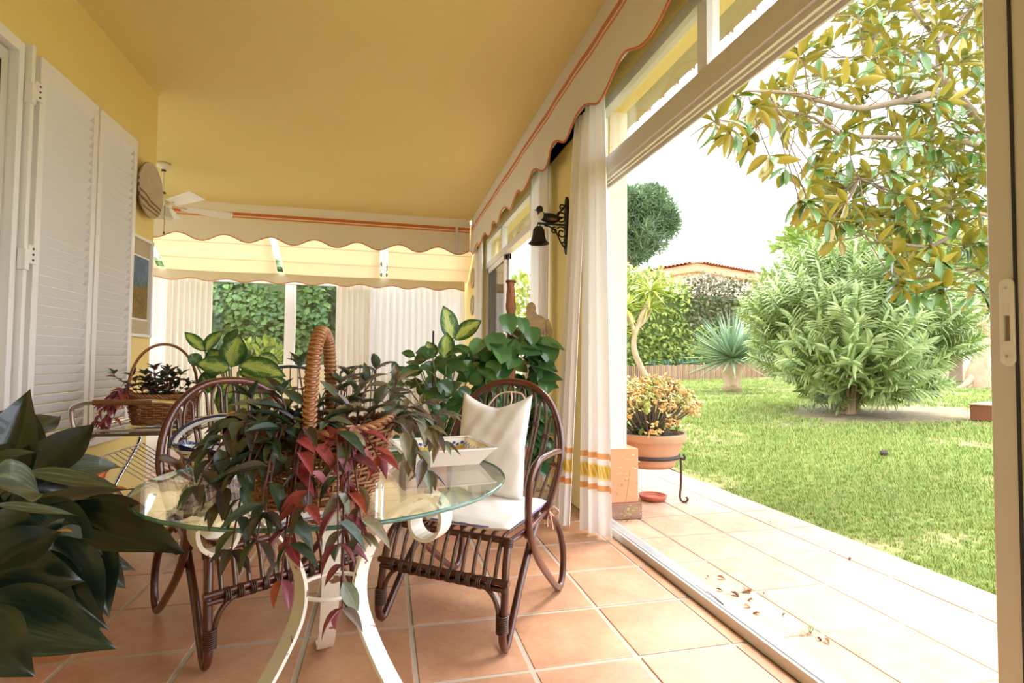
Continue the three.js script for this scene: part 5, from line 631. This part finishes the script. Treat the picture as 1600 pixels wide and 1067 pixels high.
{ // magnolia
  RS(98); const t = thing('magnolia_tree', 'magnolia tree with bronze backed glossy leaves overhanging from the right', 'tree'); const D = (px) => lerp(-3.5, -4.3, (px - 1100) / 450); const P = (px, py, dz = 0) => atZ(px, py, D(px) + dz);
  const base = V(8.6, 0, -4.6); base.y = ground(base.x, base.z); const fork = P(1640, 270);
  part('trunk', tube([base, V(8.3, 1.4, -4.6), V(7.6, 2.4, -4.5), fork], (u) => lerp(.17, .09, u), 30, 10), bark, t);
  const br = [[[1640, 270], [1539, 189], [1482, 135], [1466, 108], [1464, 67], [1424, 9], [1400, -60]], [[1640, 270], [1541, 232], [1505, 220], [1415, 216], [1311, 207], [1271, 184], [1208, 169]], [[1541, 200], [1487, 148], [1415, 157], [1334, 169], [1235, 146], [1167, 142]], [[1640, 400], [1543, 382], [1487, 369], [1415, 346], [1352, 319], [1320, 288]], [[1640, 425], [1527, 423], [1487, 421], [1424, 441]], [[1560, 340], [1446, 315], [1388, 297], [1343, 279]], [[1600, 240], [1541, 216], [1482, 184], [1370, 135]], [[1464, 67], [1500, 30], [1530, 0]], [[1466, 108], [1400, 80], [1330, 90]], [[1424, 9], [1370, 20], [1310, 25]], [[1487, 369], [1450, 385], [1370, 372], [1340, 362]], [[1640, 270], [1600, 350], [1640, 425]]];
  const curves = br.map((b, i) => new THREE.CatmullRomCurve3(b.map(([x, y], j) => P(x, y, (i % 3 - 1) * .25 * j / b.length)), false, 'centripetal'));
  curves.forEach((c, i) => part('branch', tube(c, (u) => lerp(i < 3 ? .05 : .024, .009, u), 26, 7), bark, t));
  const pts = curves.flatMap((c) => c.getSpacedPoints(14)); const dual = (L, W, o) => { const a = leaf(L, W, o), b = leaf(L, W, o); const pa = b.attributes.position; for (let i = 0; i < pa.count; i++) pa.setY(i, pa.getY(i) - .0016); const ix = b.index.array; for (let i = 0; i < ix.length; i += 3) { const k = ix[i]; ix[i] = ix[i + 1]; ix[i + 1] = k; } b.computeVertexNormals(); const col = (g, c) => { const q = new Float32Array(g.attributes.position.count * 3); for (let i = 0; i < q.length; i += 3) { q[i] = c[0]; q[i + 1] = c[1]; q[i + 2] = c[2]; } g.setAttribute('color', new THREE.BufferAttribute(q, 3)); return g; }; return mergeGeometries([col(a, [.14, .27, .06]), col(b, [.50, .39, .055])]); };
  const ml = [dual(.235, .075, { nl: 5, nw: 1, droop: .15, fold: .2 }), dual(.21, .082, { nl: 5, nw: 1, droop: .35, fold: .25 }), dual(.25, .078, { nl: 5, nw: 1, droop: -.05, fold: .3 })]; const mm = phy({ color: 0xffffff, vertexColors: true, roughness: .28, transmission: .25, thickness: 0, clearcoat: .3 });
  const items = []; const inside = (x, y) => { const left = y < 210 ? lerp(1335, 1110, y / 210) : lerp(1110, 1400, (y - 210) / 260); return x > left && y < 470 && !(y > 380 && x < 1395); };
  const cl = []; let guard = 0; while (cl.length < 310 && guard++ < 6000) { const x = RR(1110, 1570), y = RR(-60, 465); if (!inside(x, Math.max(y, 0))) continue; const wgt = smooth(0, .4, (x - 1110) / 450) * .7 + .3; if (R() > wgt) continue; if (y > 225 && y < 300 && x > 1150 && x < 1260) continue; cl.push([x, y]); }
  cl.push([1115, 190], [1140, 210], [1175, 225], [1150, 150], [1205, 250], [1430, 440], [1450, 415], [1465, 425], [1420, 420], [1225, 270]);
  const tw = []; cl.forEach(([x, y]) => { const p = P(x, y, RR(-.55, .55)); let best = pts[0], bd = 1e9; for (const q of pts) { const d = q.distanceTo(p); if (d < bd) { bd = d; best = q; } } if (bd > .05) tw.push(tube([best, best.clone().lerp(p, .5).add(V(0, -.03, 0)), p], .0055, 8, 5)); const n = 6 + Math.floor(R() * 4), ax = p.clone().sub(best).normalize().add(V(0, .3, 0)).normalize(); for (let i = 0; i < n; i++) { const a = i / n * 6.28 + R(); const s1 = new THREE.Vector3().crossVectors(ax, V(.3, .2, 1)).normalize(), s2 = new THREE.Vector3().crossVectors(ax, s1); const d = ax.clone().multiplyScalar(RR(.1, .9)).addScaledVector(s1, Math.cos(a)).addScaledVector(s2, Math.sin(a)); items.push({ p: p.clone().addScaledVector(ax, RR(-.05, .03)), d, u: R() < .05 ? V(RR(.2, 1), RR(.3, 1), RR(-1.2, -.3)) : V(RR(-.5, .5), 1, RR(-.3, .7)), s: RR(.7, 1.05), g: Math.floor(R() * 3) }); } });
  part('twigs', tw, bark, t); items.slice(-300).forEach((i) => leafMesh('leaf', ml[i.g], mm, t, i.p, i.d, i.u, i.s)); scatter('leaves', ml[0], mm, t, items.slice(0, -300));
}
// ---------- terrace: jade plant in pot on iron stand, saucer, weeds, litter ----------
{
  RS(99); const C = V(2.03, 0, -3.86), potY = .27, iron = std({ color: lin(.06, .045, .04), roughness: .6, metalness: .5 });
  const st = thing('plant_stand', 'wrought iron ring stand with curled feet on the terrace', 'stand', [C.x, 0, C.z]);
  part('ring', [new THREE.TorusGeometry(.235, .008, 6, 40).rotateX(Math.PI / 2).scale(1, 2, 1).translate(0, .355, 0)], iron, st);
  for (const a of [.55, 2.65, 4.75]) { const c = Math.cos(a), s = Math.sin(a), q = (r, y) => [c * r, y, s * r]; part('leg', [tube([q(.262, .37), q(.275, .35), q(.262, .33), q(.245, .345), q(.245, .30), q(.245, .15), q(.24, .03), q(.255, .009), q(.285, .012), q(.295, .035), q(.28, .045)], .0085, 50, 6)], iron, st); }
  const pm = std({ map: tex(256, 256, (u, v) => { const n = fbm(u, v, 6, 251, 5), m = fbm(u, v, 3, 252, 4), k = smooth(.45, .65, m) * .6; return [lerp(.64, .56, k) + n * .16, lerp(.48, .50, k) + n * .14, lerp(.36, .38, k) + n * .12]; }), roughness: .9, bumpMap: grain, bumpScale: .002 });
  const pt = thing('clay_pot', 'wide weathered terracotta bowl held by the iron stand', 'pot', [C.x, potY, C.z]); part('bowl', lathe([[0, 0], [.19, 0], [.205, .03], [.262, .19], [.285, .205], [.292, .25], [.285, .265], [.262, .265], [.25, .20], [0, .19]], 44), pm, pt); part('soil', new THREE.CylinderGeometry(.255, .255, .01, 32).translate(0, .235, 0), earth, pt);
  const jp = thing('jade_plant', 'orange tinged jade plant with branching stems in the clay bowl', 'plant', [C.x, potY + .235, C.z]); const bm = std({ color: lin(.15, .11, .08), roughness: .9 }), stems = [], it = [];
  for (let i = 0; i < 62; i++) { const a = i * 2.4, r = Math.sqrt((i + .5) / 62), e = V(Math.cos(a) * (.39 * r + .02), .40 * Math.sqrt(Math.max(0, 1.08 - r * r * .95)) + RR(-.05, .05), Math.sin(a) * .34 * r), m = V(e.x * .5 + RR(-.03, .03), e.y * .42, e.z * .5 + RR(-.03, .03)); stems.push(tube([[Math.cos(a) * .1 * r, 0, Math.sin(a) * .1 * r], m, e], (u) => lerp(.011, .004, u), 8, 5)); for (let k = 0; k < 26; k++) { const d = rdir(); it.push({ p: e.clone().add(V(RR(-.045, .045), RR(-.055, .03), RR(-.045, .045))), d: d.add(V(0, .5, 0)), u: V(0, 1, .3), s: RR(.7, 1.2), c: tintOf(i % 3 === 0 ? [.30, .36, .07] : [.52, .38, .09], i % 3 === 0 ? [.48, .46, .12] : [.72, .42, .15]) }); } }
  part('stems', stems, bm, jp); scatter('leaves', new THREE.SphereGeometry(1, 6, 4).scale(.013, .004, .02).translate(0, 0, .014), phy({ color: 0xffffff, roughness: .4, transmission: .1, thickness: 0 }), jp, it);
  const gl = []; for (let i = 0; i < 220; i++) { const a = RR(0, 6.28), r = RR(.05, .27); gl.push({ p: V(Math.cos(a) * r, RR(.0, .11), Math.sin(a) * r), d: rdir().add(V(0, .6, .2)), s: RR(1, 2), c: tintOf([.10, .18, .03], [.22, .28, .06]) }); } scatter('green_shoots', leaf(.03, .02, { nl: 2, nw: 1 }), foliageM, jp, gl);
  const sc = atY(1020, 777, .02); const sa = thing('clay_saucer', 'red clay saucer on the terrace tiles below the potted jade', 'saucer', [sc.x, 0, sc.z]); part('dish', lathe([[0, .002], [.075, .002], [.1, .012], [.108, .036], [.112, .042], [.1, .044], [.09, .02], [0, .014]], 36), std({ color: lin(.42, .11, .06), roughness: .7 }), sa); 
  const wd = (label, px, py, x, n, h, s) => { const t = thing('weed', label, 'weed'); const p = x ? atX(px, py, x) : atY(px, py, 0); const g = leaf(.032 * s, .012 * s, { nl: 2, nw: 1, droop: .2 }); const m = [leafMat(.24, .36, .05), leafMat(.32, .40, .07)]; for (let i = 0; i < n; i++) { const a = i * 2.4; leafMesh('leaf', g, m[i & 1], t, p.clone().add(V(RR(-.03, .03) * s, RR(0, h), RR(-.03, .03) * s)), V(Math.cos(a), RR(.1, .9), Math.sin(a)), V(0, 1, 0), RR(.7, 1.2)); } part('stem', [0, 1, 2].map(() => rod(p.clone().add(V(0, -.0, 0)), p.clone().add(V(RR(-.02, .02) * s, h, RR(-.02, .02) * s)), .0018, 5)), leafMat(.2, .26, .05), t); };
  wd('small green weed growing in a terrace joint', 1266, 990, 0, 16, .025, .8);
  const wz = (label, px, py, n, hh) => { const t = thing('weed', label, 'weed'); const p = atZ(px, py, -3.38); const g = leaf(.03, .012, { nl: 2, nw: 1, droop: .2 }), m = [leafMat(.24, .36, .05), leafMat(.32, .40, .07)]; for (let i = 0; i < n; i++) { const a = i * 2.4; leafMesh('leaf', g, m[i & 1], t, V(p.x + RR(-.06, .07), Math.max(.01, p.y + RR(-hh, hh)), -3.385 + RR(0, .05)), V(Math.cos(a), RR(-.1, .6), Math.abs(Math.sin(a)) + .2), V(0, 1, .5), RR(.7, 1.2)); } part('stem', tube([[p.x - .03, .0, -3.37], [p.x, p.y * .5, -3.35], [p.x + .03, p.y, -3.36]], .0022, 10, 5), leafMat(.2, .26, .05), t); };
  wz('leafy weed rising along the orange plinth', 976, 735, 26, .11); wz('low weed at the foot of the brown skirting', 984, 797, 24, .03);
  const litter = leaf(.045, .022, { nl: 3, nw: 1, droop: .5, fold: .4 }), lm = [std({ color: lin(.22, .09, .03), roughness: .9 }), std({ color: lin(.30, .14, .06), roughness: .9 }), std({ color: lin(.12, .06, .03), roughness: .9 })];
  for (const [px, py, s, i] of [[1120, 903, 1, 0], [1104, 901, .6, 1], [1141, 927, 1.2, 2], [1162, 926, 1.5, 1], [1172, 923, 1, 0], [1118, 922, .8, 2], [1177, 940, .8, 0], [1162, 949, .9, 1], [1188, 961, .9, 1], [1208, 990, .7, 2], [1287, 1000, .8, 0], [1276, 998, .6, 2], [1228, 962, .5, 2], [1194, 928, .5, 0], [1329, 873, .7, 2], [1202, 817, .6, 2], [1075, 788, .6, 1], [1090, 783, .5, 0]]) { const p = atY(px, py, .0); const o = part('dry_leaf', litter, lm[i]); o.position.set(p.x, .008, p.z); o.rotation.set(RR(-.3, .3), RR(0, 6.28), RR(-.3, .3)); o.scale.setScalar(s); tag(o, 'small brown dry leaf scattered on the terrace tiles', 'leaf', 'dry leaves on the terrace'); }
  { const p0 = atY(1093, 917, .03), p1 = atY(1130, 945, .03); const o = part('feather', [tube([p0, p0.clone().lerp(p1, .5).add(V(0, .006, 0)), p1], .0022, 10, 5), ...Array.from({ length: 16 }, (_, i) => { const p = p0.clone().lerp(p1, i / 16); return leaf(.028, .006, { nl: 2, nw: 1, droop: .1 }).rotateY(i & 1 ? 1.2 : -2.4).translate(p.x, p.y + .003, p.z); })], std({ color: lin(.09, .085, .085), roughness: .9 })); tag(o, 'dark grey feather lying in the door track', 'feather'); }
}
scene.traverse((o) => { if (o.isMesh) { o.castShadow = true; o.receiveShadow = true; } });
renderer.render(scene, camera);
